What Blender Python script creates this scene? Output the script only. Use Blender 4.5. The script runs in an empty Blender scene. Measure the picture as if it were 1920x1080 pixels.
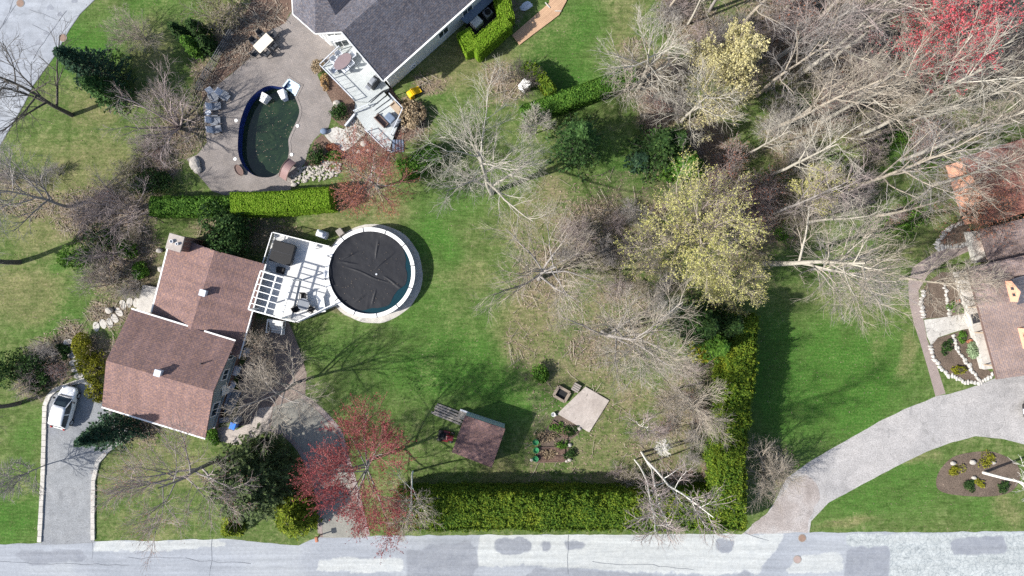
import bpy, math
import numpy as np
from mathutils import Vector
from mathutils.geometry import tessellate_polygon

# ------------------------------------------------------------------ camera, sky, sun, exposure
scene = bpy.context.scene
C = scene.collection
CAM_H = 64.0
cam = bpy.data.objects.new("camera", bpy.data.cameras.new("camera"))
C.objects.link(cam)
cam.location = (0, 0, CAM_H)
cam.rotation_euler = (0, 0, 0)
cam.data.sensor_width = 36.0
cam.data.lens = 24.0
cam.data.clip_start = 1.0
cam.data.clip_end = 3000.0
scene.camera = cam

SHADOW_AZ = math.radians(18.0)
SUN_EL = math.radians(39.0)
world = bpy.data.worlds.new("World")
scene.world = world
world.use_nodes = True
wn = world.node_tree
sky = wn.nodes.new("ShaderNodeTexSky")
sky.sky_type = 'NISHITA'
sky.sun_disc = False
sky.sun_elevation = SUN_EL
sky.sun_rotation = math.atan2(-math.cos(SHADOW_AZ), -math.sin(SHADOW_AZ)) % (2 * math.pi)
sky.air_density = 1.0
sky.dust_density = 1.5
wn.links.new(sky.outputs[0], wn.nodes["Background"].inputs[0])
wn.nodes["Background"].inputs[1].default_value = 0.105

sun = bpy.data.objects.new("sun", bpy.data.lights.new("sun", 'SUN'))
C.objects.link(sun)
sun.data.energy = 4.6
sun.data.angle = math.radians(1.0)
sun.data.color = (1.0, 0.955, 0.89)
sd = Vector((math.cos(SHADOW_AZ) * math.cos(SUN_EL), math.sin(SHADOW_AZ) * math.cos(SUN_EL), -math.sin(SUN_EL)))
sun.rotation_euler = sd.to_track_quat('-Z', 'Y').to_euler()
sun.location = (-60, -20, 60)

scene.view_settings.view_transform = 'Standard'
scene.view_settings.look = 'None'
scene.view_settings.exposure = 0.85
scene.view_settings.gamma = 1.0
scene.view_settings.use_curve_mapping = False
scene.cycles.use_denoising = False
scene.cycles.max_bounces = 5
scene.cycles.diffuse_bounces = 3
scene.cycles.transparent_max_bounces = 4

# ------------------------------------------------------------------ helpers
def P(px, py, z=0.0):
    k = (CAM_H - z) / CAM_H / 20.0
    return Vector(((px - 960.0) * k, (540.0 - py) * k, z))

def P2(px, py, z=0.0):
    v = P(px, py, z)
    return (v.x, v.y)

def hash3(ix, iy, iz, seed):
    n = (ix * 374761393 + iy * 668265263 + iz * 2147483647 + seed * 1274126177) & 0xFFFFFFFF
    n = ((n ^ (n >> 13)) * 1274126177) & 0xFFFFFFFF
    n = n ^ (n >> 16)
    return (n & 0xFFFF) / 65535.0

def vnoise(p, scale=1.0, seed=0):
    p = np.asarray(p, float) * scale
    if p.shape[-1] == 2:
        p = np.concatenate([p, np.zeros(p.shape[:-1] + (1,))], -1)
    i = np.floor(p).astype(np.int64)
    f = p - i
    f = f * f * (3 - 2 * f)
    r = 0
    for dx in (0, 1):
        for dy in (0, 1):
            for dz in (0, 1):
                w = (f[..., 0] if dx else 1 - f[..., 0]) * (f[..., 1] if dy else 1 - f[..., 1]) * (f[..., 2] if dz else 1 - f[..., 2])
                r = r + w * hash3(i[..., 0] + dx, i[..., 1] + dy, i[..., 2] + dz, seed)
    return r

def fbm(p, scale, seed, oct=3):
    r, a, s = 0, 0.5, 0
    for k in range(oct):
        r = r + a * vnoise(p, scale * 2 ** k, seed + k * 7)
        s += a
        a *= 0.5
    return r / s

def catmull(pts, n=6, closed=True):
    out = []
    N = len(pts)
    rng_ = range(N) if closed else range(N - 1)
    for i in rng_:
        if closed:
            p0, p1, p2, p3 = (pts[(i + k - 1) % N] for k in range(4))
        else:
            p0, p1, p2, p3 = (pts[min(max(i + k - 1, 0), N - 1)] for k in range(4))
        for j in range(n):
            t = j / n
            out.append(tuple(0.5 * ((2 * b) + (c - a) * t + (2 * a - 5 * b + 4 * c - d) * t * t + (3 * b - a - 3 * c + d) * t ** 3)
                             for a, b, c, d in zip(p0, p1, p2, p3)))
    if not closed:
        out.append(tuple(pts[-1]))
    return out

def area2(poly):
    return sum(poly[i][0] * poly[(i + 1) % len(poly)][1] - poly[(i + 1) % len(poly)][0] * poly[i][1] for i in range(len(poly)))

def offset(poly, d):
    """Grow (d > 0) or shrink a closed polygon in plan."""
    s = 1 if area2(poly) > 0 else -1
    N = len(poly)
    out = []
    for i in range(N):
        a, b, c = Vector(poly[i - 1][:2]), Vector(poly[i][:2]), Vector(poly[(i + 1) % N][:2])
        n1 = (b - a).normalized()
        n2 = (c - b).normalized()
        m1 = Vector((n1.y, -n1.x)) * s
        m2 = Vector((n2.y, -n2.x)) * s
        m = (m1 + m2)
        if m.length < 1e-6:
            m = m1
        m = m.normalized()
        q = max(0.5, m.dot(m1))
        out.append(tuple(b + m * (d / q)))
    return out

def inside(poly, x, y):
    """Vectorised point in polygon."""
    r = np.zeros(np.shape(x), bool)
    N = len(poly)
    for i in range(N):
        x1, y1 = poly[i][:2]
        x2, y2 = poly[(i + 1) % N][:2]
        if y1 == y2:
            continue
        c = ((y1 > y) != (y2 > y)) & (x < (x2 - x1) * (y - y1) / (y2 - y1) + x1)
        r ^= c
    return r

def tag(o, label=None, cat=None, group=None, kind=None):
    if label: o["label"] = label
    if cat: o["category"] = cat
    if group: o["group"] = group
    if kind: o["kind"] = kind
    return o

BASE = {}

def thing(name, label, cat, loc=(0, 0, 0), rz=0.0, group=None):
    o = bpy.data.objects.new(name, None)
    C.objects.link(o)
    o.empty_display_size = 0.2
    o.location = loc
    o.rotation_euler = (0, 0, rz)
    BASE[o.name] = Vector(loc)
    return tag(o, label, cat, group)

def link_mesh(name, me, mats, parent=None):
    o = bpy.data.objects.new(name, me)
    C.objects.link(o)
    for m in (mats if isinstance(mats, (list, tuple)) else [mats]):
        me.materials.append(m)
    if parent is not None:
        o.parent = parent
    return o

def np_mesh(name, V, F, mat, parent=None, smooth=False):
    """V (n,3) and F (m,3 or 4), already in the parent's own frame."""
    me = bpy.data.meshes.new(name)
    V = np.ascontiguousarray(V, np.float32)
    F = np.ascontiguousarray(F, np.int32)
    k = F.shape[1]
    me.vertices.add(len(V))
    me.vertices.foreach_set("co", V.ravel())
    me.loops.add(F.size)
    me.loops.foreach_set("vertex_index", F.ravel())
    me.polygons.add(len(F))
    me.polygons.foreach_set("loop_start", np.arange(0, F.size, k, dtype=np.int32))
    me.update(calc_edges=True)
    if smooth:
        me.polygons.foreach_set("use_smooth", np.ones(len(F), bool))
    return link_mesh(name, me, mat, parent)

class MB:
    """Collects faces in world (or local) space; build() links them as one mesh object."""
    def __init__(s):
        s.v, s.f, s.uv = [], [], {}

    def add(s, vs, fs):
        b = len(s.v)
        s.v += [Vector(v) for v in vs]
        s.f += [tuple(b + i for i in f) for f in fs]
        return s

    def prism(s, poly, z0, z1, holes=(), bottom=True):
        poly = [tuple(p[:2]) for p in poly]
        if area2(poly) < 0: poly = poly[::-1]
        hs = []
        for h in holes:
            h = [tuple(p[:2]) for p in h]
            hs.append(h if area2(h) < 0 else h[::-1])
        loops = [poly] + hs
        tris = tessellate_polygon([[Vector((x, y, 0)) for x, y in l] for l in loops])
        flat = [p for l in loops for p in l]
        n = len(flat)
        vs = [(x, y, z1) for x, y in flat] + [(x, y, z0) for x, y in flat]
        fs = []
        for t in tris:
            a, b, c = (Vector(flat[i]) for i in t)
            t = tuple(t)
            if (b - a).cross(c - a) < 0: t = t[::-1]
            fs.append(t)
            if bottom: fs.append(tuple(n + i for i in t[::-1]))
        o = 0
        for l in loops:
            m = len(l)
            for i in range(m):
                j = (i + 1) % m
                fs.append((o + i, n + o + i, n + o + j, o + j))
            o += m
        return s.add(vs, fs)

    def flat(s, poly, z, holes=()):
        poly = [tuple(p[:2]) for p in poly]
        loops = [poly] + [[tuple(p[:2]) for p in h] for h in holes]
        tris = tessellate_polygon([[Vector((x, y, 0)) for x, y in l] for l in loops])
        flat = [p for l in loops for p in l]
        fs = []
        for t in tris:
            a, b, c = (Vector(flat[i]) for i in t)
            t = tuple(t)
            if (b - a).cross(c - a) < 0: t = t[::-1]
            fs.append(t)
        return s.add([(x, y, z) for x, y in flat], fs)

    def box(s, cx, cy, z0, z1, lx, ly, r=0.0, top=1.0):
        c, n = math.cos(r), math.sin(r)
        vs = []
        for z, k in ((z0, 1.0), (z1, top)):
            for sx, sy in ((-1, -1), (1, -1), (1, 1), (-1, 1)):
                x, y = sx * lx / 2 * k, sy * ly / 2 * k
                vs.append((cx + x * c - y * n, cy + x * n + y * c, z))
        return s.add(vs, [(3, 2, 1, 0), (4, 5, 6, 7), (0, 1, 5, 4), (1, 2, 6, 5), (2, 3, 7, 6), (3, 0, 4, 7)])

    def bar(s, a, b, w, h=None):
        """A box of width w and height h from a to b."""
        a, b = Vector(a), Vector(b)
        h = h or w
        d = (b - a).normalized()
        u = d.cross(Vector((0, 0, 1)))
        if u.length < 1e-4: u = Vector((1, 0, 0))
        u.normalize()
        v = u.cross(d).normalized()
        vs = []
        for p in (a, b):
            for q, r in ((-1, -1), (1, -1), (1, 1), (-1, 1)):
                vs.append(p + u * (q * w / 2) + v * (r * h / 2))
        return s.add(vs, [(3, 2, 1, 0), (4, 5, 6, 7), (0, 1, 5, 4), (1, 2, 6, 5), (2, 3, 7, 6), (3, 0, 4, 7)])

    def tube(s, pts, r, n=6):
        pts = [Vector(p) for p in pts]
        rs = r if isinstance(r, (list, tuple)) else [r] * len(pts)
        vs, fs = [], []
        for i, p in enumerate(pts):
            d = (pts[min(i + 1, len(pts) - 1)] - pts[max(i - 1, 0)]).normalized()
            u = d.cross(Vector((0.13, 0.2, 0.97)))
            if u.length < 1e-3: u = d.cross(Vector((1, 0, 0)))
            u.normalize()
            v = d.cross(u)
            for k in range(n):
                t = 2 * math.pi * k / n
                vs.append(p + u * (rs[i] * math.cos(t)) + v * (rs[i] * math.sin(t)))
        for i in range(len(pts) - 1):
            for k in range(n):
                j = (k + 1) % n
                fs.append((i * n + k, i * n + j, (i + 1) * n + j, (i + 1) * n + k))
        fs.append(tuple(range(n))[::-1])
        fs.append(tuple((len(pts) - 1) * n + k for k in range(n)))
        return s.add(vs, fs)

    def lathe(s, cx, cy, prof, n=24):
        vs, fs = [], []
        for r, z in prof:
            for k in range(n):
                t = 2 * math.pi * k / n
                vs.append((cx + r * math.cos(t), cy + r * math.sin(t), z))
        for i in range(len(prof) - 1):
            for k in range(n):
                j = (k + 1) % n
                fs.append((i * n + k, i * n + j, (i + 1) * n + j, (i + 1) * n + k))
        fs.append(tuple(range(n))[::-1])
        fs.append(tuple((len(prof) - 1) * n + k for k in range(n)))
        return s.add(vs, fs)

    def slope(s, pts, thick=0.14):
        """One sloping roof face with its thickness and with metre UVs running along and up the slope."""
        pts = [Vector(p) for p in pts]
        nrm = Vector((0, 0, 0))
        for i in range(len(pts)):
            nrm += pts[i].cross(pts[(i + 1) % len(pts)])
        if nrm.z < 0:
            pts = pts[::-1]
            nrm = -nrm
        nrm.normalize()
        u = Vector((0, 0, 1)).cross(nrm)
        if u.length < 1e-4: u = Vector((1, 0, 0))
        u.normalize()
        v = nrm.cross(u)
        n = len(pts)
        b = len(s.v)
        fb = len(s.f)
        s.add(pts + [p - Vector((0, 0, thick)) for p in pts],
              [tuple(range(n)), tuple(range(n, 2 * n))[::-1]] + [(i, n + i, n + (i + 1) % n, (i + 1) % n) for i in range(n)])
        for fi in range(fb, len(s.f)):
            s.uv[fi] = [(s.v[i].dot(u), s.v[i].dot(v)) for i in s.f[fi]]
        return s

    def ico(s, c, rad, seed=0, sub=2, amp=0.25, freq=1.3, squash=True):
        import bmesh
        bm = bmesh.new()
        bmesh.ops.create_icosphere(bm, subdivisions=sub, radius=1.0)
        vs = np.array([v.co[:] for v in bm.verts])
        fs = [tuple(v.index for v in f.verts) for f in bm.faces]
        bm.free()
        k = 1 + amp * 2 * (fbm(vs + seed * 3.1, freq, seed) - 0.5)
        vs = vs * k[:, None] * np.array(rad) + np.array(c)
        return s.add(vs, fs)

    def build(s, name, mat, parent=None, local=False, bevel=0.0, smooth=False, sub=0):
        off = Vector((0, 0, 0))
        if parent is not None and not local:
            q = parent
            while q.parent is not None: q = q.parent
            off = BASE.get(q.name, Vector((0, 0, 0)))
        me = bpy.data.meshes.new(name)
        me.from_pydata([tuple(v - off) for v in s.v], [], s.f)
        if s.uv:
            lay = me.uv_layers.new(name="UVMap")
            for p in me.polygons:
                if p.index in s.uv:
                    for li, uv in zip(p.loop_indices, s.uv[p.index]):
                        lay.data[li].uv = uv
        me.update()
        if smooth:
            for p in me.polygons: p.use_smooth = True
        o = link_mesh(name, me, mat, parent)
        if sub:
            m = o.modifiers.new("sub", 'SUBSURF')
            m.levels = m.render_levels = sub
        if bevel:
            m = o.modifiers.new("bevel", 'BEVEL')
            m.width = bevel
            m.segments = 2
            m.limit_method = 'ANGLE'
        return o

def single(name, mb, mat, label, cat, loc=None, group=None, **kw):
    """A thing that is one mesh: its origin is moved to its base."""
    o = mb.build(name, mat, None, **kw)
    vs = [v.co.copy() for v in o.data.vertices]
    b = Vector(loc) if loc is not None else Vector((sum(v.x for v in vs) / len(vs), sum(v.y for v in vs) / len(vs), min(v.z for v in vs)))
    for v in o.data.vertices: v.co -= b
    o.location = b
    BASE[o.name] = b
    return tag(o, label, cat, group)

def dup(o, loc, rz=None, label=None, group=None, scale=None):
    def cp(a, par):
        c = a.copy()
        C.objects.link(c)
        if par is not None: c.parent = par
        for ch in list(a.children): cp(ch, c)
        return c
    r = cp(o, None)
    r.location = loc
    if rz is not None: r.rotation_euler = (0, 0, rz)
    if scale is not None: r.scale = scale
    if label: r["label"] = label
    if group: r["group"] = group
    return r

# ------------------------------------------------------------------ materials
def nodes_of(name):
    m = bpy.data.materials.new(name)
    m.use_nodes = True
    nt = m.node_tree
    return m, nt, nt.nodes["Principled BSDF"]

def N(nt, kind, **kw):
    n = nt.nodes.new(kind)
    for k, v in kw.items():
        if k in n.inputs: n.inputs[k].default_value = v
        else: setattr(n, k, v)
    return n

def noise(nt, scale, detail=4.0, rough=0.6, coord="Object", dist=0.0, vec=None):
    t = N(nt, "ShaderNodeTexNoise")
    t.inputs["Scale"].default_value = scale
    t.inputs["Detail"].default_value = detail
    t.inputs["Roughness"].default_value = rough
    t.inputs["Distortion"].default_value = dist
    if vec is None:
        vec = N(nt, "ShaderNodeTexCoord").outputs[coord]
    nt.links.new(vec, t.inputs["Vector"])
    return t.outputs["Fac"]

def ramp(nt, fac, stops, interp='LINEAR'):
    r = N(nt, "ShaderNodeValToRGB")
    r.color_ramp.interpolation = interp
    while len(r.color_ramp.elements) < len(stops): r.color_ramp.elements.new(0.5)
    for e, (p, c) in zip(r.color_ramp.elements, stops):
        e.position = p
        e.color = (*c[:3], 1)
    nt.links.new(fac, r.inputs[0])
    return r.outputs[0]

def mixc(nt, a, b, fac, mode='MIX'):
    m = N(nt, "ShaderNodeMix", data_type='RGBA', blend_type=mode)
    for sock, val in ((m.inputs[0], fac), (m.inputs[6], a), (m.inputs[7], b)):
        if hasattr(val, "is_linked") or hasattr(val, "links"): nt.links.new(val, sock)
        elif isinstance(val, (int, float)): sock.default_value = val
        else: sock.default_value = (*val[:3], 1)
    return m.outputs[2]

def mth(nt, op, a, b=0.0, clamp=False):
    m = N(nt, "ShaderNodeMath", operation=op)
    m.use_clamp = clamp
    for sock, val in ((m.inputs[0], a), (m.inputs[1], b)):
        if hasattr(val, "links"): nt.links.new(val, sock)
        else: sock.default_value = val
    return m.outputs[0]

def bump(nt, bsdf, h, strength=0.4, dist=0.02):
    b = N(nt, "ShaderNodeBump")
    b.inputs["Strength"].default_value = strength
    b.inputs["Distance"].default_value = dist
    nt.links.new(h, b.inputs["Height"])
    nt.links.new(b.outputs[0], bsdf.inputs["Normal"])

def sc(c, k): return tuple(min(1.0, x * k) for x in c)

def plain(name, col, rough=0.7, var=0.18, scale=2.0, metal=0.0, fine=18.0, bmp=0.0, spec=0.3):
    m, nt, b = nodes_of(name)
    n = noise(nt, scale, 5)
    c = ramp(nt, n, [(0.25, sc(col, 1 - var)), (0.75, sc(col, 1 + var))])
    n2 = noise(nt, fine, 3)
    c = mixc(nt, c, ramp(nt, n2, [(0.3, sc(col, 1 - var)), (0.7, sc(col, 1 + var))]), 0.4)
    nt.links.new(c, b.inputs["Base Color"])
    b.inputs["Roughness"].default_value = rough
    b.inputs["Metallic"].default_value = metal
    b.inputs["Specular IOR Level"].default_value = spec
    if bmp: bump(nt, b, n2, bmp)
    return m

def leafm(name, cols, trans=0.25, var_scale=0.7, rnd=0.65):
    """Foliage: each leaf clump (mesh island) takes its own shade of the plant's colours."""
    m, nt, b = nodes_of(name)
    g = N(nt, "ShaderNodeNewGeometry")
    n = noise(nt, var_scale, 3)
    f = mth(nt, 'ADD', mth(nt, 'MULTIPLY', g.outputs["Random Per Island"], rnd), mth(nt, 'MULTIPLY', n, 1.15 - rnd))
    f = mth(nt, 'SUBTRACT', f, 0.08, True)
    k = len(cols) - 1
    c = ramp(nt, f, [(0.1 + 0.8 * i / k, col) for i, col in enumerate(cols)])
    nt.links.new(c, b.inputs["Base Color"])
    b.inputs["Roughness"].default_value = 0.75
    b.inputs["Specular IOR Level"].default_value = 0.15
    t = N(nt, "ShaderNodeBsdfTranslucent")
    nt.links.new(c, t.inputs["Color"])
    mx = N(nt, "ShaderNodeMixShader")
    mx.inputs[0].default_value = trans
    nt.links.new(b.outputs[0], mx.inputs[1])
    nt.links.new(t.outputs[0], mx.inputs[2])
    nt.links.new(mx.outputs[0], nt.nodes["Material Output"].inputs["Surface"])
    return m

def bark(name, col, var=0.35):
    m, nt, b = nodes_of(name)
    n = noise(nt, 2.5, 5)
    g = N(nt, "ShaderNodeNewGeometry")
    f = mth(nt, 'ADD', mth(nt, 'MULTIPLY', g.outputs["Random Per Island"], 0.5), mth(nt, 'MULTIPLY', n, 0.5))
    c = ramp(nt, f, [(0.2, sc(col, 1 - var)), (0.8, sc(col, 1 + var))])
    nt.links.new(c, b.inputs["Base Color"])
    b.inputs["Roughness"].default_value = 0.9
    b.inputs["Specular IOR Level"].default_value = 0.1
    return m

def shingle(name, c1, c2, accent, mortar, w=0.30, h=0.145, streak=0.25):
    m, nt, b = nodes_of(name)
    uv = N(nt, "ShaderNodeTexCoord").outputs["UV"]
    br = N(nt, "ShaderNodeTexBrick")
    br.offset = 0.5
    br.inputs["Scale"].default_value = 1.0
    br.inputs["Brick Width"].default_value = w
    br.inputs["Row Height"].default_value = h
    br.inputs["Mortar Size"].default_value = 0.012
    br.inputs["Mortar Smooth"].default_value = 0.3
    br.inputs["Bias"].default_value = 0.0
    br.inputs["Color1"].default_value = (*c1, 1)
    br.inputs["Color2"].default_value = (*c2, 1)
    br.inputs["Mortar"].default_value = (*mortar, 1)
    nt.links.new(uv, br.inputs["Vector"])
    n1 = noise(nt, 5.5, 3, 0.7, vec=uv)
    c = mixc(nt, br.outputs["Color"], accent, ramp(nt, n1, [(0.50, (0, 0, 0)), (0.62, (0.8, 0.8, 0.8))]))
    n2 = noise(nt, 0.5, 5, 0.65, vec=uv)
    c = mixc(nt, c, ramp(nt, n2, [(0.25, (1 - streak,) * 3), (0.75, (1 + streak * 0.6,) * 3)]), 1.0, 'MULTIPLY')
    mp = N(nt, "ShaderNodeMapping")
    mp.inputs["Scale"].default_value = (1.3, 0.16, 1)
    nt.links.new(uv, mp.inputs["Vector"])
    n4 = noise(nt, 1.0, 5, 0.65, vec=mp.outputs[0])
    c = mixc(nt, c, ramp(nt, n4, [(0.3, (0.74,) * 3), (0.68, (1.14,) * 3)]), 0.75, 'MULTIPLY')
    n3 = noise(nt, 30, 2, 0.6, vec=uv)
    c = mixc(nt, c, ramp(nt, n3, [(0.3, (0.75,) * 3), (0.7, (1.2,) * 3)]), 0.8, 'MULTIPLY')
    nt.links.new(c, b.inputs["Base Color"])
    b.inputs["Roughness"].default_value = 0.92
    b.inputs["Specular IOR Level"].default_value = 0.2
    bump(nt, b, br.outputs["Fac"], -0.5, 0.015)
    return m

def bricks(name, c1, c2, mortar, w=0.22, h=0.11, stain=0.3, rot=0.0, ms=0.012, rough=0.9):
    """Pavers, boards or bricks laid in the object's own plan axes."""
    m, nt, b = nodes_of(name)
    co = N(nt, "ShaderNodeTexCoord").outputs["Object"]
    mp = N(nt, "ShaderNodeMapping")
    mp.inputs["Rotation"].default_value[2] = rot
    nt.links.new(co, mp.inputs["Vector"])
    br = N(nt, "ShaderNodeTexBrick")
    br.inputs["Scale"].default_value = 1.0
    br.inputs["Brick Width"].default_value = w
    br.inputs["Row Height"].default_value = h
    br.inputs["Mortar Size"].default_value = ms
    br.inputs["Color1"].default_value = (*c1, 1)
    br.inputs["Color2"].default_value = (*c2, 1)
    br.inputs["Mortar"].default_value = (*mortar, 1)
    nt.links.new(mp.outputs[0], br.inputs["Vector"])
    n = noise(nt, 0.7, 6, 0.65)
    c = mixc(nt, br.outputs["Color"], ramp(nt, n, [(0.3, (1 - stain,) * 3), (0.7, (1 + stain * 0.5,) * 3)]), 1.0, 'MULTIPLY')
    n3 = noise(nt, 14, 3)
    c = mixc(nt, c, ramp(nt, n3, [(0.3, (0.82,) * 3), (0.7, (1.15,) * 3)]), 0.8, 'MULTIPLY')
    nt.links.new(c, b.inputs["Base Color"])
    b.inputs["Roughness"].default_value = rough
    b.inputs["Specular IOR Level"].default_value = 0.2
    return m

def paving(name, cols, big=0.25, mid=2.0, speck=25.0, speck_amt=0.5, rough=0.9, crack=0.0, crack_scale=0.35):
    """Worn asphalt, concrete or gravel."""
    m, nt, b = nodes_of(name)
    n1 = noise(nt, big, 6, 0.6, dist=0.4)
    k = len(cols) - 1
    c = ramp(nt, n1, [(0.28 + 0.44 * i / k, col) for i, col in enumerate(cols)])
    n2 = noise(nt, mid, 6, 0.7)
    c = mixc(nt, c, ramp(nt, n2, [(0.25, (0.8,) * 3), (0.75, (1.18,) * 3)]), 1.0, 'MULTIPLY')
    if 'drive' in name or 'gravel' in name or 'concrete' in name:
        n6 = noise(nt, 0.55, 7, 0.75, dist=0.8)
        c = mixc(nt, c, sc(cols[0], 0.62), ramp(nt, n6, [(0.54, (0, 0, 0)), (0.70, (0.7,) * 3)]))
        n7 = noise(nt, 1.3, 6, 0.8)
        c = mixc(nt, c, (0.17, 0.16, 0.09), ramp(nt, n7, [(0.60, (0, 0, 0)), (0.72, (0.45,) * 3)]))
    if 'road' in name:
        mp = N(nt, "ShaderNodeMapping")
        mp.inputs["Scale"].default_value = (0.07, 1.3, 1)
        nt.links.new(N(nt, "ShaderNodeTexCoord").outputs["Object"], mp.inputs["Vector"])
        n4 = noise(nt, 1.0, 5, 0.6, vec=mp.outputs[0])
        c = mixc(nt, c, ramp(nt, n4, [(0.3, (0.86,) * 3), (0.7, (1.12,) * 3)]), 1.0, 'MULTIPLY')
    n3 = noise(nt, speck, 2, 0.7)
    c = mixc(nt, c, ramp(nt, n3, [(0.3, (1 - speck_amt * 0.7,) * 3), (0.7, (1 + speck_amt * 0.6,) * 3)]), 1.0, 'MULTIPLY')
    if crack:
        co = N(nt, "ShaderNodeTexCoord").outputs["Object"]
        w = N(nt, "ShaderNodeTexNoise")
        w.inputs["Scale"].default_value = 1.2
        w.inputs["Detail"].default_value = 3
        nt.links.new(co, w.inputs["Vector"])
        vm = N(nt, "ShaderNodeVectorMath", operation='MULTIPLY_ADD')
        nt.links.new(w.outputs["Color"], vm.inputs[0])
        vm.inputs[1].default_value = (1.1, 1.1, 0)
        nt.links.new(co, vm.inputs[2])
        v = N(nt, "ShaderNodeTexVoronoi", feature='DISTANCE_TO_EDGE')
        v.inputs["Scale"].default_value = crack_scale
        nt.links.new(vm.outputs[0], v.inputs["Vector"])
        cr = ramp(nt, v.outputs["Distance"], [(0.0, (1 - crack,) * 3), (0.012, (1 - crack * 0.4,) * 3), (0.02, (1, 1, 1))])
        c = mixc(nt, c, cr, 1.0, 'MULTIPLY')
    nt.links.new(c, b.inputs["Base Color"])
    b.inputs["Roughness"].default_value = rough
    b.inputs["Specular IOR Level"].default_value = 0.2
    bump(nt, b, n3, 0.3, 0.01)
    return m

def gloss(name, col, rough=0.1, coat=0.0, metal=0.0, spec=0.5):
    m, nt, b = nodes_of(name)
    n = noise(nt, 3.0, 3)
    nt.links.new(ramp(nt, n, [(0.2, sc(col, 0.88)), (0.8, sc(col, 1.1))]), b.inputs["Base Color"])
    b.inputs["Roughness"].default_value = rough
    b.inputs["Metallic"].default_value = metal
    b.inputs["Coat Weight"].default_value = coat
    b.inputs["Specular IOR Level"].default_value = spec
    return m

M = {}
M['white'] = plain('white_paint', (0.78, 0.78, 0.76), 0.5, 0.06)
M['trim'] = plain('white_trim', (0.72, 0.72, 0.71), 0.5, 0.08)
M['siding_white'] = bricks('white_siding', (0.68, 0.69, 0.69), (0.64, 0.65, 0.66), (0.45, 0.46, 0.48), 4.0, 0.12, 0.12)
M['siding_grey'] = plain('grey_siding', (0.30, 0.335, 0.33), 0.7, 0.1)
M['siding_blue'] = plain('pale_blue_siding', (0.36, 0.47, 0.50), 0.6, 0.1)
M['siding_pink'] = plain('salmon_siding', (0.68, 0.36, 0.25), 0.7, 0.08)
M['brick'] = bricks('red_brick', (0.22, 0.10, 0.07), (0.17, 0.075, 0.055), (0.26, 0.22, 0.19), 0.22, 0.075)
M['concrete'] = paving('pale_concrete', [(0.40, 0.38, 0.35), (0.50, 0.48, 0.44)], 0.4, 2.5, 18, 0.25)
M['slab'] = paving('slab_concrete', [(0.29, 0.25, 0.225), (0.37, 0.33, 0.30), (0.41, 0.37, 0.335)], 0.35, 3.0, 25, 0.3)
M['glass'] = gloss('window_glass', (0.03, 0.045, 0.055), 0.05)
M['dark'] = plain('dark_grey_plastic', (0.035, 0.038, 0.045), 0.5, 0.2)
M['black'] = plain('black_rubber', (0.012, 0.012, 0.013), 0.6, 0.2)
M['grey'] = plain('grey_furniture', (0.19, 0.205, 0.23), 0.6, 0.2)
M['lgrey'] = plain('light_grey_cover', (0.50, 0.53, 0.58), 0.6, 0.12)
M['metal'] = gloss('galvanised_metal', (0.55, 0.57, 0.60), 0.4, 0, 0.6)
M['wood_tan'] = bricks('tan_boards', (0.50, 0.33, 0.21), (0.44, 0.28, 0.18), (0.20, 0.13, 0.08), 6.0, 0.14, 0.2, math.radians(-40), 0.008)
M['wood_grey'] = plain('weathered_wood', (0.26, 0.235, 0.21), 0.9, 0.3, 6)
M['wood_brown'] = plain('brown_wood', (0.15, 0.10, 0.085), 0.8, 0.25, 5)
M['roof_red'] = shingle('brown_red_shingles', (0.235, 0.15, 0.14), (0.17, 0.115, 0.115), (0.32, 0.19, 0.135), (0.075, 0.053, 0.053), 0.32, 0.16, 0.2)
M['roof_grey'] = shingle('slate_grey_shingles', (0.135, 0.14, 0.17), (0.085, 0.085, 0.105), (0.19, 0.16, 0.155), (0.035, 0.035, 0.042), 0.30, 0.16, 0.14)
M['roof_east'] = shingle('grey_brown_shingles', (0.22, 0.17, 0.16), (0.18, 0.145, 0.145), (0.27, 0.19, 0.15), (0.09, 0.07, 0.07), 0.30, 0.15, 0.3)
M['roof_salmon'] = shingle('salmon_shingles', (0.34, 0.15, 0.115), (0.29, 0.125, 0.10), (0.36, 0.18, 0.135), (0.17, 0.08, 0.06), 0.30, 0.15, 0.2)
M['roof_shed'] = shingle('shed_shingles', (0.165, 0.10, 0.098), (0.12, 0.08, 0.083), (0.22, 0.13, 0.10), (0.06, 0.04, 0.04), 0.32, 0.15, 0.35)
M['pavers'] = bricks('pool_pavers', (0.265, 0.235, 0.215), (0.22, 0.20, 0.188), (0.145, 0.13, 0.125), 0.24, 0.12, 0.22, math.radians(28))
M['pavers_brown'] = bricks('brown_pavers', (0.27, 0.21, 0.18), (0.225, 0.18, 0.16), (0.14, 0.115, 0.10), 0.2, 0.1, 0.3, math.radians(10))
M['pavers_drive'] = bricks('drive_pavers', (0.29, 0.285, 0.25), (0.25, 0.245, 0.22), (0.17, 0.165, 0.145), 0.2, 0.1, 0.2, math.radians(40))
M['pavers_pink'] = bricks('pink_border_pavers', (0.34, 0.285, 0.265), (0.29, 0.245, 0.235), (0.20, 0.165, 0.155), 0.2, 0.1, 0.3)
M['apron'] = paving('worn_drive_apron', [(0.25, 0.22, 0.205), (0.31, 0.28, 0.265), (0.35, 0.33, 0.32)], 0.5, 1.6, 10, 0.5)
M['path_brick'] = bricks('pink_path_pavers', (0.31, 0.255, 0.235), (0.275, 0.225, 0.21), (0.20, 0.165, 0.15), 0.22, 0.11, 0.18, math.radians(-75))
M['deck_white'] = bricks('white_deck_boards', (0.62, 0.62, 0.605), (0.57, 0.57, 0.56), (0.36, 0.36, 0.36), 5.0, 0.14, 0.14, math.radians(-16), 0.008, 0.6)
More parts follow.
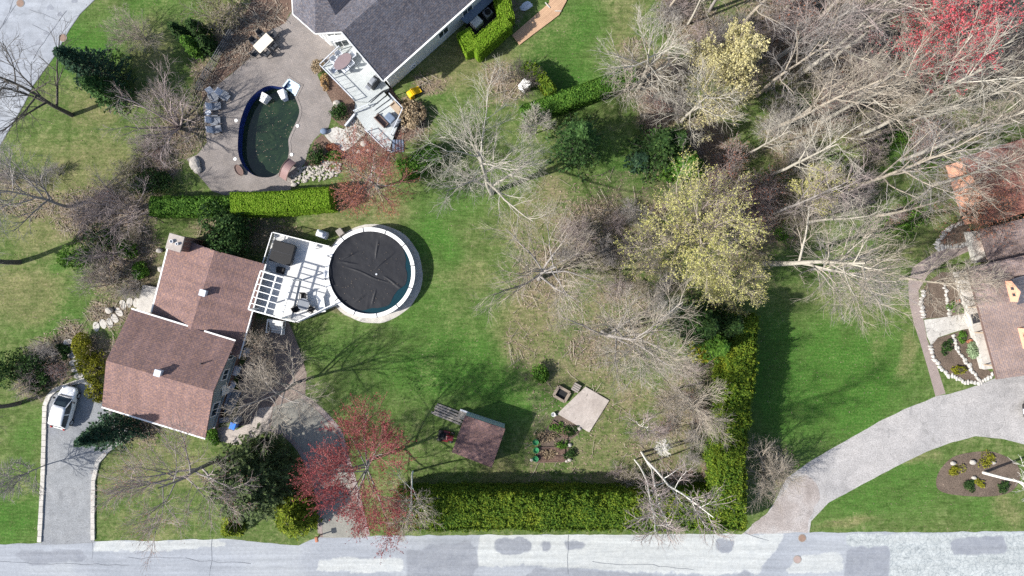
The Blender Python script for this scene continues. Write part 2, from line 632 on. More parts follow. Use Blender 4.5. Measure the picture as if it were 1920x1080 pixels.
M['deck_pale'] = bricks('pale_grey_deck_boards', (0.44, 0.465, 0.465), (0.39, 0.42, 0.42), (0.25, 0.27, 0.275), 5.0, 0.14, 0.16, math.radians(-50), 0.008, 0.6)
M['road'] = paving('worn_road', [(0.245, 0.265, 0.30), (0.285, 0.305, 0.335), (0.335, 0.355, 0.375)], 0.11, 1.1, 16, 0.3, 0.9, 0.15, 0.16)
M['road_pale'] = paving('pale_road_patch', [(0.36, 0.385, 0.385), (0.42, 0.44, 0.43)], 0.3, 1.6, 16, 0.3)
M['road_dark'] = paving('dark_road_patch', [(0.205, 0.22, 0.25), (0.25, 0.265, 0.295)], 0.3, 1.6, 16, 0.3)
M['road_crazed'] = paving('crazed_road', [(0.15, 0.175, 0.19), (0.32, 0.355, 0.365), (0.39, 0.42, 0.42)], 0.5, 2.4, 16, 0.4, 0.9, 0.6, 1.6)
M['tar'] = plain('tar_line', (0.16, 0.17, 0.19), 0.8, 0.3)
M['drive'] = paving('asphalt_drive', [(0.175, 0.185, 0.205), (0.225, 0.235, 0.245), (0.30, 0.305, 0.31)], 0.14, 1.5, 14, 0.55)
M['gravel'] = paving('pale_gravel', [(0.27, 0.265, 0.265), (0.33, 0.32, 0.315), (0.37, 0.355, 0.345)], 0.16, 1.2, 9, 0.45)
M['mulch'] = paving('bark_mulch', [(0.075, 0.05, 0.04), (0.13, 0.085, 0.065), (0.17, 0.12, 0.09)], 0.5, 3, 12, 0.9)
M['soil'] = paving('garden_soil', [(0.085, 0.065, 0.05), (0.15, 0.115, 0.09)], 0.8, 3, 12, 0.8)
M['stone'] = plain('pale_stone', (0.37, 0.345, 0.31), 0.9, 0.35, 3, bmp=0.4)
M['flag'] = paving('white_flagstone', [(0.37, 0.355, 0.33), (0.50, 0.485, 0.45)], 0.8, 2.5, 14, 0.25, 0.9, 0.5, 0.8)
M['liner'] = gloss('blue_pool_liner', (0.012, 0.03, 0.16), 0.35)
M['pool_step'] = gloss('pale_blue_fibreglass', (0.52, 0.64, 0.72), 0.3)
M['murky'], _nt, _b = nodes_of('murky_pool_water')
_nt.links.new(ramp(_nt, noise(_nt, 0.9, 6, 0.7, dist=1.0), [(0.3, (0.008, 0.016, 0.012)), (0.55, (0.018, 0.034, 0.016)), (0.75, (0.035, 0.055, 0.028))]), _b.inputs['Base Color'])
_b.inputs['Roughness'].default_value = 0.06
bump(_nt, _b, noise(_nt, 4.0, 3), 0.12, 0.02)
M['teal'] = gloss('teal_pool_water', (0.006, 0.03, 0.04), 0.06)
M['cover'] = plain('black_pool_cover', (0.010, 0.011, 0.015), 0.55, 0.3, 1.5, spec=0.3)
M['yellow'] = plain('yellow_plastic', (0.80, 0.50, 0.01), 0.5, 0.15)
M['blue'] = plain('blue_plastic', (0.02, 0.17, 0.62), 0.4, 0.1)
M['bluegrey'] = plain('blue_grey_fabric', (0.13, 0.17, 0.24), 0.8, 0.15)
M['tan'] = plain('tan_cushion', (0.34, 0.27, 0.20), 0.8, 0.12)
M['block'] = plain('dull_tan_block', (0.24, 0.195, 0.155), 0.9, 0.25, 4)
M['beige'] = plain('beige_table_top', (0.60, 0.56, 0.47), 0.5, 0.08)
M['purple'] = plain('plum_brown_table_top', (0.20, 0.155, 0.165), 0.45, 0.12)
M['terracotta'] = plain('terracotta', (0.36, 0.15, 0.09), 0.8, 0.1)
M['iron_pink'] = plain('faded_iron', (0.30, 0.235, 0.215), 0.8, 0.15, 6)
M['rust'] = plain('rusty_iron', (0.22, 0.15, 0.115), 0.8, 0.25, 8)
M['red'] = gloss('red_enamel', (0.13, 0.010, 0.014), 0.35)
M['carwhite'] = gloss('white_car_paint', (0.80, 0.80, 0.80), 0.25, 0.6)
M['carblack'] = gloss('black_car_paint', (0.015, 0.015, 0.017), 0.2, 0.8)
M['lamp'] = gloss('clear_lamp', (0.55, 0.57, 0.6), 0.1)
M['taillight'] = gloss('red_lamp', (0.35, 0.01, 0.01), 0.15)

M['bark_pale'] = bark('pale_grey_bark', (0.37, 0.345, 0.295))
M['bark_grey'] = bark('grey_bark', (0.27, 0.25, 0.235))
M['bark_tan'] = bark('tan_bark', (0.33, 0.29, 0.24))
M['bark_dark'] = bark('dark_bark', (0.10, 0.09, 0.08))
M['bark_pink'] = bark('pinkish_bark', (0.31, 0.26, 0.245))
M['bark_birch'] = bark('white_birch_bark', (0.66, 0.64, 0.60), 0.15)
M['bark_red'] = bark('red_twig_bark', (0.28, 0.13, 0.12))
M['bud_red'] = leafm('red_buds', [(0.17, 0.035, 0.04), (0.27, 0.055, 0.06), (0.36, 0.12, 0.115)])
M['bud_bright'] = leafm('bright_red_buds', [(0.42, 0.045, 0.07), (0.55, 0.09, 0.11), (0.55, 0.2, 0.2)])
M['bud_rust'] = leafm('rust_buds', [(0.27, 0.10, 0.055), (0.38, 0.15, 0.09), (0.42, 0.22, 0.14)])
M['bud_yellow'] = leafm('yellow_green_buds', [(0.40, 0.41, 0.10), (0.56, 0.54, 0.19), (0.66, 0.62, 0.33)], 0.35)
M['bud_cream'] = leafm('cream_blossom', [(0.42, 0.38, 0.16), (0.55, 0.50, 0.25), (0.58, 0.55, 0.35)])
M['bud_olive'] = leafm('olive_buds', [(0.12, 0.13, 0.03), (0.18, 0.19, 0.05)])
M['leaf_lawn'] = leafm('clipped_hedge_leaf', [(0.10, 0.20, 0.012), (0.16, 0.29, 0.018), (0.25, 0.35, 0.04)], 0.3, 1.2)
M['leaf_cedar'] = leafm('cedar_leaf', [(0.020, 0.066, 0.010), (0.065, 0.13, 0.014), (0.155, 0.215, 0.02), (0.29, 0.30, 0.03)], 0.28, 0.45, 0.42)
M['leaf_green'] = leafm('fresh_green_leaf', [(0.04, 0.11, 0.016), (0.08, 0.18, 0.024), (0.15, 0.27, 0.04)], 0.3, 1.0)
M['leaf_spruce'] = leafm('spruce_needle', [(0.014, 0.04, 0.026), (0.03, 0.07, 0.038), (0.06, 0.11, 0.05)], 0.2, 1.0)
M['leaf_lspruce'] = leafm('light_spruce_needle', [(0.03, 0.075, 0.022), (0.06, 0.13, 0.035), (0.10, 0.18, 0.05)], 0.2, 1.0)
M['leaf_dark'] = leafm('dark_evergreen_leaf', [(0.013, 0.036, 0.010), (0.03, 0.068, 0.018), (0.065, 0.115, 0.028)], 0.2, 1.0)
M['leaf_pine'] = leafm('pine_needle', [(0.045, 0.07, 0.03), (0.085, 0.12, 0.045), (0.13, 0.18, 0.065)], 0.25, 1.0)
M['leaf_gold'] = leafm('golden_leaf', [(0.11, 0.13, 0.01), (0.22, 0.22, 0.018), (0.30, 0.29, 0.04)], 0.25, 1.2)
M['leaf_gcedar'] = leafm('yellow_green_cedar_leaf', [(0.06, 0.11, 0.010), (0.14, 0.19, 0.014), (0.25, 0.28, 0.03)], 0.25, 0.8)
M['leaf_sage'] = leafm('sage_leaf', [(0.22, 0.30, 0.17), (0.33, 0.42, 0.25)], 0.25, 1.2)
M['grass_tan'] = leafm('dry_ornamental_grass', [(0.25, 0.19, 0.12), (0.36, 0.28, 0.18), (0.42, 0.34, 0.23)], 0.2, 1.2)
M['grass_orange'] = leafm('straw_tuft', [(0.36, 0.23, 0.10), (0.48, 0.32, 0.17)], 0.2, 1.2)
M['grass_green'] = leafm('grass_blade', [(0.05, 0.10, 0.016), (0.09, 0.14, 0.022), (0.20, 0.19, 0.07)], 0.3, 0.5)
M['litter'] = leafm('leaf_litter', [(0.13, 0.095, 0.072), (0.22, 0.165, 0.125), (0.33, 0.265, 0.20)], 0.0, 0.3)

# ------------------------------------------------------------------ ground
POOL_C = [(529, 164), (504, 161), (482, 172), (464, 193), (452, 223), (447, 253), (446.5, 284), (453, 306), (466, 322), (483, 331),
          (505, 332.5), (522, 325), (536, 307), (542, 284), (541, 262), (549, 242), (559, 220), (561, 204), (553, 182)]
POOL = catmull([P2(*p) for p in POOL_C], 5, False)
POOL_STEP = [P2(564, 161), P2(542, 147)]
POOL_HOLE = POOL + POOL_STEP

def make_ground():
    fx = np.arange(-60, 60.01, 0.4)
    fy = np.arange(-38, 38.01, 0.4)
    ext = np.array([64, 72, 90, 130, 220, 400, 900.0])
    xs = np.concatenate([-ext[::-1], fx, ext])
    ys = np.concatenate([-ext[::-1] , fy, ext])
    X, Y = np.meshgrid(xs, ys)
    nx, ny = len(xs), len(ys)
    V = np.stack([X.ravel(), Y.ravel(), np.zeros(X.size)], 1)
    idx = np.arange(nx * ny).reshape(ny, nx)
    F = np.stack([idx[:-1, :-1], idx[:-1, 1:], idx[1:, 1:], idx[1:, :-1]], -1).reshape(-1, 4)
    ins = inside(POOL_HOLE, V[:, 0], V[:, 1])
    F = F[~ins[F].any(1)]
    # what grows where: dry, bare/litter and lush weights (pixel x, y, radii, weight)
    px = V[:, 0] * 20 + 960
    py = 540 - V[:, 1] * 20
    wob = V[:, :2]
    px = px + (fbm(wob, 0.18, 3) - 0.5) * 90
    py = py + (fbm(wob, 0.18, 9) - 0.5) * 90
    def field(blobs):
        r = np.zeros(len(V))
        for x, y, rx, ry, w in blobs:
            d = np.sqrt(((px - x) / rx) ** 2 + ((py - y) / ry) ** 2)
            r = np.maximum(r, w * np.clip(1.5 - d, 0, 1))
        return r
    dry = field([(150, 330, 130, 90, .8), (60, 420, 70, 50, .8), (40, 540, 80, 60, .85), (270, 80, 50, 60, .75), (280, 30, 60, 40, .35), (160, 200, 40, 40, .9),
                 (110, 160, 60, 40, .35), (1010, 400, 60, 90, .75), (1000, 600, 70, 90, .85), (1080, 690, 120, 40, .7), (1200, 480, 80, 60, .55), (880, 530, 60, 60, .5),
                 (880, 130, 90, 50, .9), (960, 110, 60, 50, .7), (1040, 60, 60, 70, .45), (1180, 40, 40, 80, .6), (1000, 915, 400, 22, .8), (1150, 800, 90, 80, .6), (1250, 800, 80, 90, .6),
                 (300, 870, 130, 60, .7), (260, 980, 100, 40, .5), (640, 430, 80, 24, .8), (720, 400, 50, 30, .7), (1690, 660, 20, 50, .75), (1620, 660, 20, 40, .5),
                 (1660, 830, 110, 16, .75), (1600, 985, 60, 10, .8), (1720, 870, 60, 12, .7), (1880, 960, 40, 40, .8), (1560, 560, 120, 60, .45), (60, 900, 30, 60, .4), (800, 690, 30, 200, .25),
                 (420, 30, 60, 60, .7), (900, 180, 60, 30, .4), (940, 880, 60, 25, .7), (1060, 560, 90, 60, .6), (860, 620, 60, 70, .35), (1700, 440, 90, 60, .5), (1640, 300, 120, 80, .35),
                 (1500, 300, 120, 80, .5), (1380, 330, 60, 60, .5), (1370, 160, 60, 80, .5)])
    brown = field([(1500, 60, 150, 110, .85), (1640, 120, 140, 110, .95), (1850, 80, 140, 110, .8), (1450, 400, 80, 60, .85), (1480, 250, 70, 60, .7), (1560, 220, 80, 40, .8),
                   (1790, 230, 100, 50, .55), (1240, 175, 70, 60, .95), (1230, 220, 60, 40, 1.0), (1330, 280, 40, 70, .95), (1320, 60, 60, 70, .8), (1290, 20, 50, 50, .85), (1350, 370, 50, 50, .7),
                   (480, 60, 75, 60, 1.0), (400, 150, 40, 60, .9), (330, 240, 75, 80, .75), (300, 310, 60, 30, .7), (200, 390, 130, 45, .85), (60, 380, 90, 30, .7), (250, 470, 60, 90, .75),
                   (230, 590, 50, 45, .8), (80, 680, 60, 60, .85), (130, 640, 50, 50, .8), (210, 680, 40, 40, .7), (690, 265, 70, 35, .85), (690, 320, 60, 30, .75), (770, 230, 45, 45, .85),
                   (690, 360, 40, 35, .6), (820, 160, 50, 25, .75), (1100, 470, 70, 45, .65), (1200, 520, 60, 50, .4), (960, 160, 45, 50, .7), (960, 20, 60, 40, .6), (490, 680, 40, 60, .9), (480, 620, 30, 30, .9),
                   (640, 590, 40, 14, .8), (400, 885, 26, 16, .8), (260, 800, 30, 40, .9), (520, 870, 40, 50, .35), (1300, 690, 60, 50, .5), (1260, 900, 120, 40, .35), (1750, 540, 50, 90, .4),
                   (1800, 330, 60, 40, .5), (1860, 380, 50, 40, .6), (1400, 480, 60, 80, .6), (480, 440, 120, 40, .6), (1200, 90, 40, 30, .5), (1440, 880, 50, 60, .6), (740, 640, 30, 20, .2), (10, 330, 80, 40, .5),
                   (1140, 640, 80, 60, .6), (1020, 530, 70, 60, .6), (1110, 420, 80, 60, .75), (1210, 420, 60, 60, .5), (1190, 560, 80, 50, .6), (1290, 760, 60, 60, .6), (1230, 860, 80, 40, .55), (1000, 640, 50, 60, .45), (1060, 480, 60, 40, .7)])
    lush = field([(860, 690, 190, 90, .9), (820, 440, 60, 70, .8), (790, 620, 80, 90, .7), (1580, 720, 130, 130, 1.0), (1460, 720, 60, 140, .9), (1660, 920, 170, 70, .75), (1840, 960, 80, 40, .6),
                  (1060, 110, 60, 110, .9), (1100, 40, 40, 60, .8), (150, 70, 90, 50, .9), (270, 20, 60, 30, .8), (380, 20, 40, 40, .8), (120, 600, 100, 70, .7), (40, 960, 60, 60, .9), (60, 830, 40, 60, .6),
                  (110, 470, 30, 30, .6), (920, 620, 90, 60, .5), (1180, 330, 90, 60, .6), (1060, 780, 40, 60, .8), (1660, 260, 50, 40, .8), (1650, 420, 60, 30, .6), (860, 370, 60, 40, .6),
                  (850, 170, 60, 30, .6), (980, 720, 60, 60, .7), (1060, 400, 60, 50, .4), (1750, 130, 40, 30, .4), (1500, 520, 70, 40, .4), (1100, 300, 60, 50, .5), (640, 650, 90, 30, .6), (430, 900, 60, 60, .3)])
    dry *= 0.8
    lot = (px > 985) & (px < 1370) & (py > 330) & (py < 900)
    brown[lot] = np.maximum(brown[lot], 0.38)
    far = (np.abs(V[:, 0]) > 61) | (np.abs(V[:, 1]) > 39)
    dry[far], brown[far], lush[far] = 0.4, 0.3, 0.2
    me = bpy.data.meshes.new("ground")
    me.vertices.add(len(V))
    me.vertices.foreach_set("co", V.astype(np.float32).ravel())
    me.loops.add(F.size)
    me.loops.foreach_set("vertex_index", F.astype(np.int32).ravel())
    me.polygons.add(len(F))
    me.polygons.foreach_set("loop_start", np.arange(0, F.size, 4, dtype=np.int32))
    me.update(calc_edges=True)
    at = me.attributes.new("cover", 'FLOAT_COLOR', 'POINT')
    at.data.foreach_set("color", np.stack([dry, brown, lush, np.ones(len(V))], 1).astype(np.float32).ravel())

    m, nt, b = nodes_of("lawn_and_bare_ground")
    a = N(nt, "ShaderNodeAttribute", attribute_name="cover")
    s = N(nt, "ShaderNodeSeparateColor")
    nt.links.new(a.outputs["Color"], s.inputs[0])
    n0 = noise(nt, 0.35, 6, 0.65)
    n1 = noise(nt, 1.5, 8, 0.78, dist=0.6)
    n2 = noise(nt, 5.0, 6, 0.78)
    n3 = noise(nt, 26.0, 3, 0.7)
    nb = mth(nt, 'ADD', mth(nt, 'MULTIPLY', n0, 0.45), mth(nt, 'ADD', mth(nt, 'MULTIPLY', n1, 0.4), mth(nt, 'MULTIPLY', n2, 0.3)))
    def mask(ch, lo, hi, k):
        v = mth(nt, 'ADD', s.outputs[ch], mth(nt, 'MULTIPLY', mth(nt, 'SUBTRACT', nb, 0.575), k))
        return ramp(nt, v, [(lo, (0, 0, 0)), (hi, (1, 1, 1))])
    base = ramp(nt, n1, [(0.3, (0.045, 0.092, 0.018)), (0.5, (0.085, 0.130, 0.036)), (0.68, (0.165, 0.175, 0.082))])
    lushc = ramp(nt, n2, [(0.3, (0.024, 0.084, 0.012)), (0.5, (0.046, 0.126, 0.019)), (0.7, (0.105, 0.165, 0.042))])
    dryc = ramp(nt, n2, [(0.28, (0.085, 0.105, 0.028)), (0.48, (0.17, 0.16, 0.072)), (0.7, (0.29, 0.245, 0.15))])
    brn = ramp(nt, n2, [(0.28, (0.085, 0.06, 0.045)), (0.5, (0.18, 0.135, 0.10)), (0.72, (0.31, 0.245, 0.185))])
    c = mixc(nt, base, lushc, mask("Blue", 0.1, 0.95, 2.2))
    c = mixc(nt, c, dryc, mask("Red", 0.2, 1.05, 2.4))
    c = mixc(nt, c, brn, mask("Green", 0.25, 0.95, 2.4))
    # thatch showing through and darker clumps of clover, at the size of a hand to a plate
    n5 = noise(nt, 9.0, 5, 0.8, dist=0.8)
    c = mixc(nt, c, (0.24, 0.20, 0.12), ramp(nt, n5, [(0.53, (0, 0, 0)), (0.68, (0.55,) * 3)]))
    n6 = noise(nt, 6.5, 5, 0.8)
    c = mixc(nt, c, ramp(nt, n6, [(0.34, (0.62,) * 3), (0.5, (1.0,) * 3), (0.66, (1.22,) * 3)]), 0.9, 'MULTIPLY')
    mp = N(nt, "ShaderNodeMapping")
    mp.inputs["Rotation"].default_value[2] = math.radians(64)
    mp.inputs["Scale"].default_value = (0.5, 5.0, 1)
    nt.links.new(N(nt, "ShaderNodeTexCoord").outputs["Object"], mp.inputs["Vector"])
    n7 = noise(nt, 1.0, 6, 0.75, vec=mp.outputs[0], dist=0.5)
    c = mixc(nt, c, ramp(nt, n7, [(0.35, (0.74,) * 3), (0.65, (1.24,) * 3)]), 0.9, 'MULTIPLY')
    c = mixc(nt, c, ramp(nt, n3, [(0.28, (0.66,) * 3), (0.72, (1.24,) * 3)]), 0.8, 'MULTIPLY')
    c = mixc(nt, c, ramp(nt, n0, [(0.3, (0.82,) * 3), (0.7, (1.15,) * 3)]), 0.8, 'MULTIPLY')
    c = mixc(nt, c, ramp(nt, n1, [(0.3, (0.78,) * 3), (0.7, (1.22,) * 3)]), 0.9, 'MULTIPLY')
    nt.links.new(c, b.inputs["Base Color"])
    b.inputs["Roughness"].default_value = 0.95
    b.inputs["Specular IOR Level"].default_value = 0.05
    bump(nt, b, mth(nt, 'ADD', n3, n2), 0.35, 0.03)
    o = link_mesh("ground", me, m)
    tag(o, kind="structure")
    global COVER
    COVER = (V[:, :2], dry, brown, lush)
make_ground()

# ------------------------------------------------------------------ roads, drives, paths, patios (sheets a few mm apart)
def sheet(name, poly, z, mat, smooth=0, closed=True, holes=(), jag=0.0, seed=1, world=False):
    pts = poly if world else [P2(*p) for p in poly]
    if smooth: pts = catmull(pts, smooth)
    if jag:
        dense = []
        for i in range(len(pts)):
            a, b = np.array(pts[i]), np.array(pts[(i + 1) % len(pts)])
            n = max(1, int(np.linalg.norm(b - a) / 0.35))
            for j in range(n): dense.append(a + (b - a) * j / n)
        dense = np.array(dense)
        dense = dense + (np.stack([fbm(dense, 0.9, seed), fbm(dense, 0.9, seed + 50)], 1) - 0.5) * 2 * jag
        pts = [tuple(p) for p in dense]
    mb = MB().flat(pts, z, holes)
    return tag(mb.build(name, mat), kind="structure")

road_top = [(-2500, 1022), (-60, 1022), (60, 1020), (180, 1014), (300, 1013), (420, 1010), (520, 1020), (560, 1022), (595, 1008), (680, 1006), (760, 1004), (960, 1003), (1200, 1002),
            (1390, 1001), (1440, 1000), (1520, 999), (1640, 997), (1780, 998), (1880, 997), (2000, 997), (4500, 990)]
PALE = [[(900, 1002), (1385, 1000), (1470, 1000), (1456, 1030), (1420, 1076), (1300, 1076), (1200, 1072), (1080, 1066), (975, 1060), (890, 1062), (895, 1035)], [(595, 1052), (640, 1045), (755, 1046), (757, 1070), (690, 1074), (596, 1072)],
        [(180, 1014), (420, 1012), (430, 1024), (300, 1034), (175, 1034)], [(1500, 1040), (1580, 1036), (1580, 1070), (1470, 1076)]]
DARK = [[(930, 1010), (985, 1009), (998, 1020), (996, 1037), (940, 1040), (925, 1030)], [(1014, 1020), (1022, 1013), (1034, 1018), (1035, 1030), (1025, 1036), (1015, 1030)], [(1060, 1012), (1098, 1014), (1094, 1030), (1066, 1032)],
        [(1340, 1012), (1378, 1011), (1377, 1034), (1342, 1034)], [(1783, 1008), (1885, 1006), (1890, 1038), (1790, 1042), (1780, 1022)], [(1590, 1029), (1668, 1025), (1668, 1110), (1578, 1110)],
        [(1000, 1066), (1120, 1070), (1240, 1078), (1380, 1082), (1405, 1066), (1400, 1110), (960, 1110)], [(760, 1030), (890, 1026), (900, 1062), (870, 1100), (765, 1100)], [(20, 1034), (150, 1030), (170, 1050), (60, 1058)], [(800, 1020), (884, 1016), (884, 1032), (800, 1035)]]
CRAZED = [[(1585, 1000), (2100, 998), (2100, 1110), (1668, 1110), (1670, 1030), (1585, 1022)]]
def make_road():
    tx, ty = np.array([P2(*p) for p in road_top]).T
    xs = np.concatenate([[-170, -110, -70], np.arange(-60, 60.01, 0.25), [70, 110, 170]])
    vs_ = np.concatenate([[0], np.arange(0.25, 5.01, 0.25), [6, 7, 7.6]])
    X, VV = np.meshgrid(xs, vs_)
    top = np.interp(xs, tx, ty) + (fbm(np.stack([xs, xs * 0], 1), .9, 3) - .5) * .22
    Y = top[None, :] - VV
    n_x, n_v = len(xs), len(vs_)
    V = np.stack([X.ravel(), Y.ravel(), np.full(X.size, 0.008)], 1)
    idx = np.arange(n_x * n_v).reshape(n_v, n_x)
    F = np.stack([idx[1:, :-1], idx[1:, 1:], idx[:-1, 1:], idx[:-1, :-1]], -1).reshape(-1, 4)
    w = V[:, :2] + (np.stack([fbm(V[:, :2], 1.4, 61), fbm(V[:, :2], 1.4, 67)], 1) - .5) * .5
    def f(polys):
        r = np.zeros(len(V))
        for p in polys:
            q = [P2(*k) for k in p]
            m = sum(inside(q, w[:, 0] + dx, w[:, 1] + dy).astype(float) for dx in (-.2, 0, .2) for dy in (-.2, 0, .2)) / 9
            r = np.maximum(r, m)
        return r
    col = np.stack([f(PALE), f(DARK), f(CRAZED), np.ones(len(V))], 1)
    m, nt, bs = nodes_of("worn_asphalt_road")
    a = N(nt, "ShaderNodeAttribute", attribute_name="wear")
    s = N(nt, "ShaderNodeSeparateColor")
    nt.links.new(a.outputs["Color"], s.inputs[0])
    nf = noise(nt, 3.5, 6, .75)
    def mk(ch, k=.7):
        return ramp(nt, mth(nt, 'ADD', s.outputs[ch], mth(nt, 'MULTIPLY', mth(nt, 'SUBTRACT', nf, .5), k)), [(.35, (0, 0, 0)), (.65, (1, 1, 1))])
    n1 = noise(nt, .12, 6, .6, dist=.4)
    c = ramp(nt, n1, [(.3, (.235, .255, .285)), (.5, (.275, .295, .325)), (.7, (.325, .345, .365))])
    n2 = noise(nt, 1.0, 7, .75)
    c = mixc(nt, c, ramp(nt, n2, [(.3, (.35, .37, .375)), (.7, (.43, .445, .435))]), mk("Red"))
    vz = N(nt, "ShaderNodeTexVoronoi", feature='DISTANCE_TO_EDGE')
    vz.inputs["Scale"].default_value = 2.6
    co = N(nt, "ShaderNodeTexCoord").outputs["Object"]
    wv = N(nt, "ShaderNodeTexNoise")
    wv.inputs["Scale"].default_value = 2.0
    nt.links.new(co, wv.inputs["Vector"])
    vm = N(nt, "ShaderNodeVectorMath", operation='MULTIPLY_ADD')
    nt.links.new(wv.outputs["Color"], vm.inputs[0]); vm.inputs[1].default_value = (.7, .7, 0); nt.links.new(co, vm.inputs[2])
    nt.links.new(vm.outputs[0], vz.inputs["Vector"])
    craze = mixc(nt, ramp(nt, vz.outputs["Distance"], [(0, (.17, .19, .20)), (.05, (.33, .36, .365)), (.12, (.40, .425, .42))]), ramp(nt, n2, [(.35, (.16, .185, .20)), (.6, (.38, .405, .405))]), .45)
    c = mixc(nt, c, craze, mk("Blue"))
    c = mixc(nt, c, ramp(nt, n2, [(.3, (.19, .205, .235)), (.7, (.25, .265, .29))]), mk("Green", .5))
    mp = N(nt, "ShaderNodeMapping")
    mp.inputs["Scale"].default_value = (.06, 1.4, 1)
    nt.links.new(co, mp.inputs["Vector"])
    c = mixc(nt, c, ramp(nt, noise(nt, 1.0, 6, .7, vec=mp.outputs[0]), [(.3, (.78,) * 3), (.68, (1.16,) * 3)]), .9, 'MULTIPLY')
    c = mixc(nt, c, ramp(nt, nf, [(.3, (.84,) * 3), (.7, (1.13,) * 3)]), .9, 'MULTIPLY')
    n3 = noise(nt, 16, 3, .8)
    c = mixc(nt, c, ramp(nt, n3, [(.3, (.78,) * 3), (.7, (1.2,) * 3)]), .9, 'MULTIPLY')
    nt.links.new(c, bs.inputs["Base Color"])
    bs.inputs["Roughness"].default_value = .9
    bs.inputs["Specular IOR Level"].default_value = .2
    bump(nt, bs, n3, .35, .012)
    o = np_mesh("road", V, F, m)
    at = o.data.attributes.new("wear", 'FLOAT_COLOR', 'POINT')
    at.data.foreach_set("color", col.astype(np.float32).ravel())
    tag(o, kind="structure")
make_road()
sheet("side_road", [(185, -8), (150, 26), (130, 55), (100, 108), (62, 160), (45, 195), (0, 272), (-60, 370), (-300, 760), (-560, 640), (-230, -60), (-180, -500), (420, -500)], 0.008, M['road'], jag=0.04)
for i, (x, y, r) in enumerate([(38, 79, 6), (87, 62, 5), (73, 81, 8), (64, 99, 9), (113, 27, 6), (140, 2, 6), (94, 15, 7)]):
    sheet("road_patch", [(x + r * math.cos(t), y + r * (0.7 + 0.3 * math.sin(3 * t)) * math.sin(t)) for t in np.arange(0, 6.2, 0.6)], 0.012, M['road_dark'], jag=0.06, seed=40 + i)
cr = MB()
rc = np.random.default_rng(5)
CZ = 0.026
def crack(a, b, w=0.05, wig=0.12):
    global CZ
    CZ += 0.0004
    pts = []
    n = max(4, int(math.dist(a, b) / 12))
    d = np.array(b, float) - np.array(a)
    q = np.array([-d[1], d[0]]) / np.linalg.norm(d)
    off = 0
    for i in range(n + 1):
        off += rc.normal(0, wig * 7)
        pts.append(np.array(P2(*(np.array(a) + d * i / n + q * off))))
    for i in range(n):
        u = pts[i + 1] - pts[i]
        v = np.array([-u[1], u[0]]) / np.linalg.norm(u) * w / 2 * rc.uniform(0.5, 1.2)
        cr.add([(*(pts[i] - v), CZ), (*(pts[i + 1] - v), CZ), (*(pts[i + 1] + v), CZ), (*(pts[i] + v), CZ)], [(0, 1, 2, 3)])
for a, b in [((171, 1015), (171, 1048)), ((400, 1010), (395, 1080)), ((0, 57), (55, -30)), ((55, 20), (130, 46)), ((40, -40), (0, 60)), ((125, 20), (60, 110)), ((60, 48), (90, 64)), ((0, 110), (75, 85)), ((1068, 1003), (1066, 1076)), ((1395, 1000), (1440, 1018)),
             ((0, 1052), (240, 1046)), ((240, 1046), (470, 1052)), ((1110, 1050), (1300, 1053))]:
    crack(a, b, 0.035, 0.2)
tag(cr.build("road_crack", M['tar']), kind="structure")
# dark edge gap along the side road
edge = MB()
eg = [(185, -8), (150, 26), (130, 55), (100, 108), (62, 160), (45, 195), (0, 272), (-60, 370)]
for i in range(len(eg) - 1): edge.bar(P(*eg[i], 0.01), P(*eg[i + 1], 0.01), 0.07, 0.03)
tag(edge.build("road_edge", M['tar']), kind="structure")

# right-hand gravel drive
sheet("gravel_drive", [(1385, 1006), (1440, 962), (1475, 897), (1510, 870), (1580, 829), (1653, 788), (1700, 766), (1753, 744), (1800, 733), (1835, 722), (1871, 707), (1925, 699), (2010, 690), (2100, 760),
                       (2020, 850), (1930, 836), (1883, 823), (1830, 818), (1787, 828), (1740, 846), (1693, 868), (1620, 907), (1553, 943), (1520, 978), (1517, 1003), (1450, 1006)], 0.006, M['gravel'], jag=0.07)
sheet("gravel_drive", [(1395, 999), (1440, 965), (1478, 905), (1510, 888), (1528, 905), (1535, 930), (1515, 975), (1512, 998)], 0.010, M['apron'], jag=0.4, seed=9)
# left asphalt drive and its pale kerbs
sheet("asphalt_drive", [(78, 1022), (83, 930), (86, 755), (100, 738), (145, 722), (165, 714), (190, 735), (215, 770), (240, 800), (237, 822), (208, 838), (184, 862), (174, 895), (173, 960), (177, 1018)], 0.012, M['drive'], jag=0.07)
def kerb(name, line, w, z0, z1, mat, wall_px=True, gap=0.0, rs=0):
    """A low edging of blocks laid along a line."""
    mb = MB()
    r = np.random.default_rng(rs)
    pts = [Vector(P2(*p)) for p in line]
    for i in range(len(pts) - 1):
        a, b = pts[i], pts[i + 1]
        n = max(1, round((b - a).length / 0.55))
        for j in range(n):
            p, q = a + (b - a) * (j / n), a + (b - a) * ((j + 1) / n - gap)
            z = z1 + r.uniform(-0.02, 0.02)
            mb.bar((p.x, p.y, (z0 + z) / 2), (q.x, q.y, (z0 + z) / 2), w * r.uniform(0.93, 1.05), z - z0)
    o = mb.build(name, mat, None, bevel=0.015)
    return o
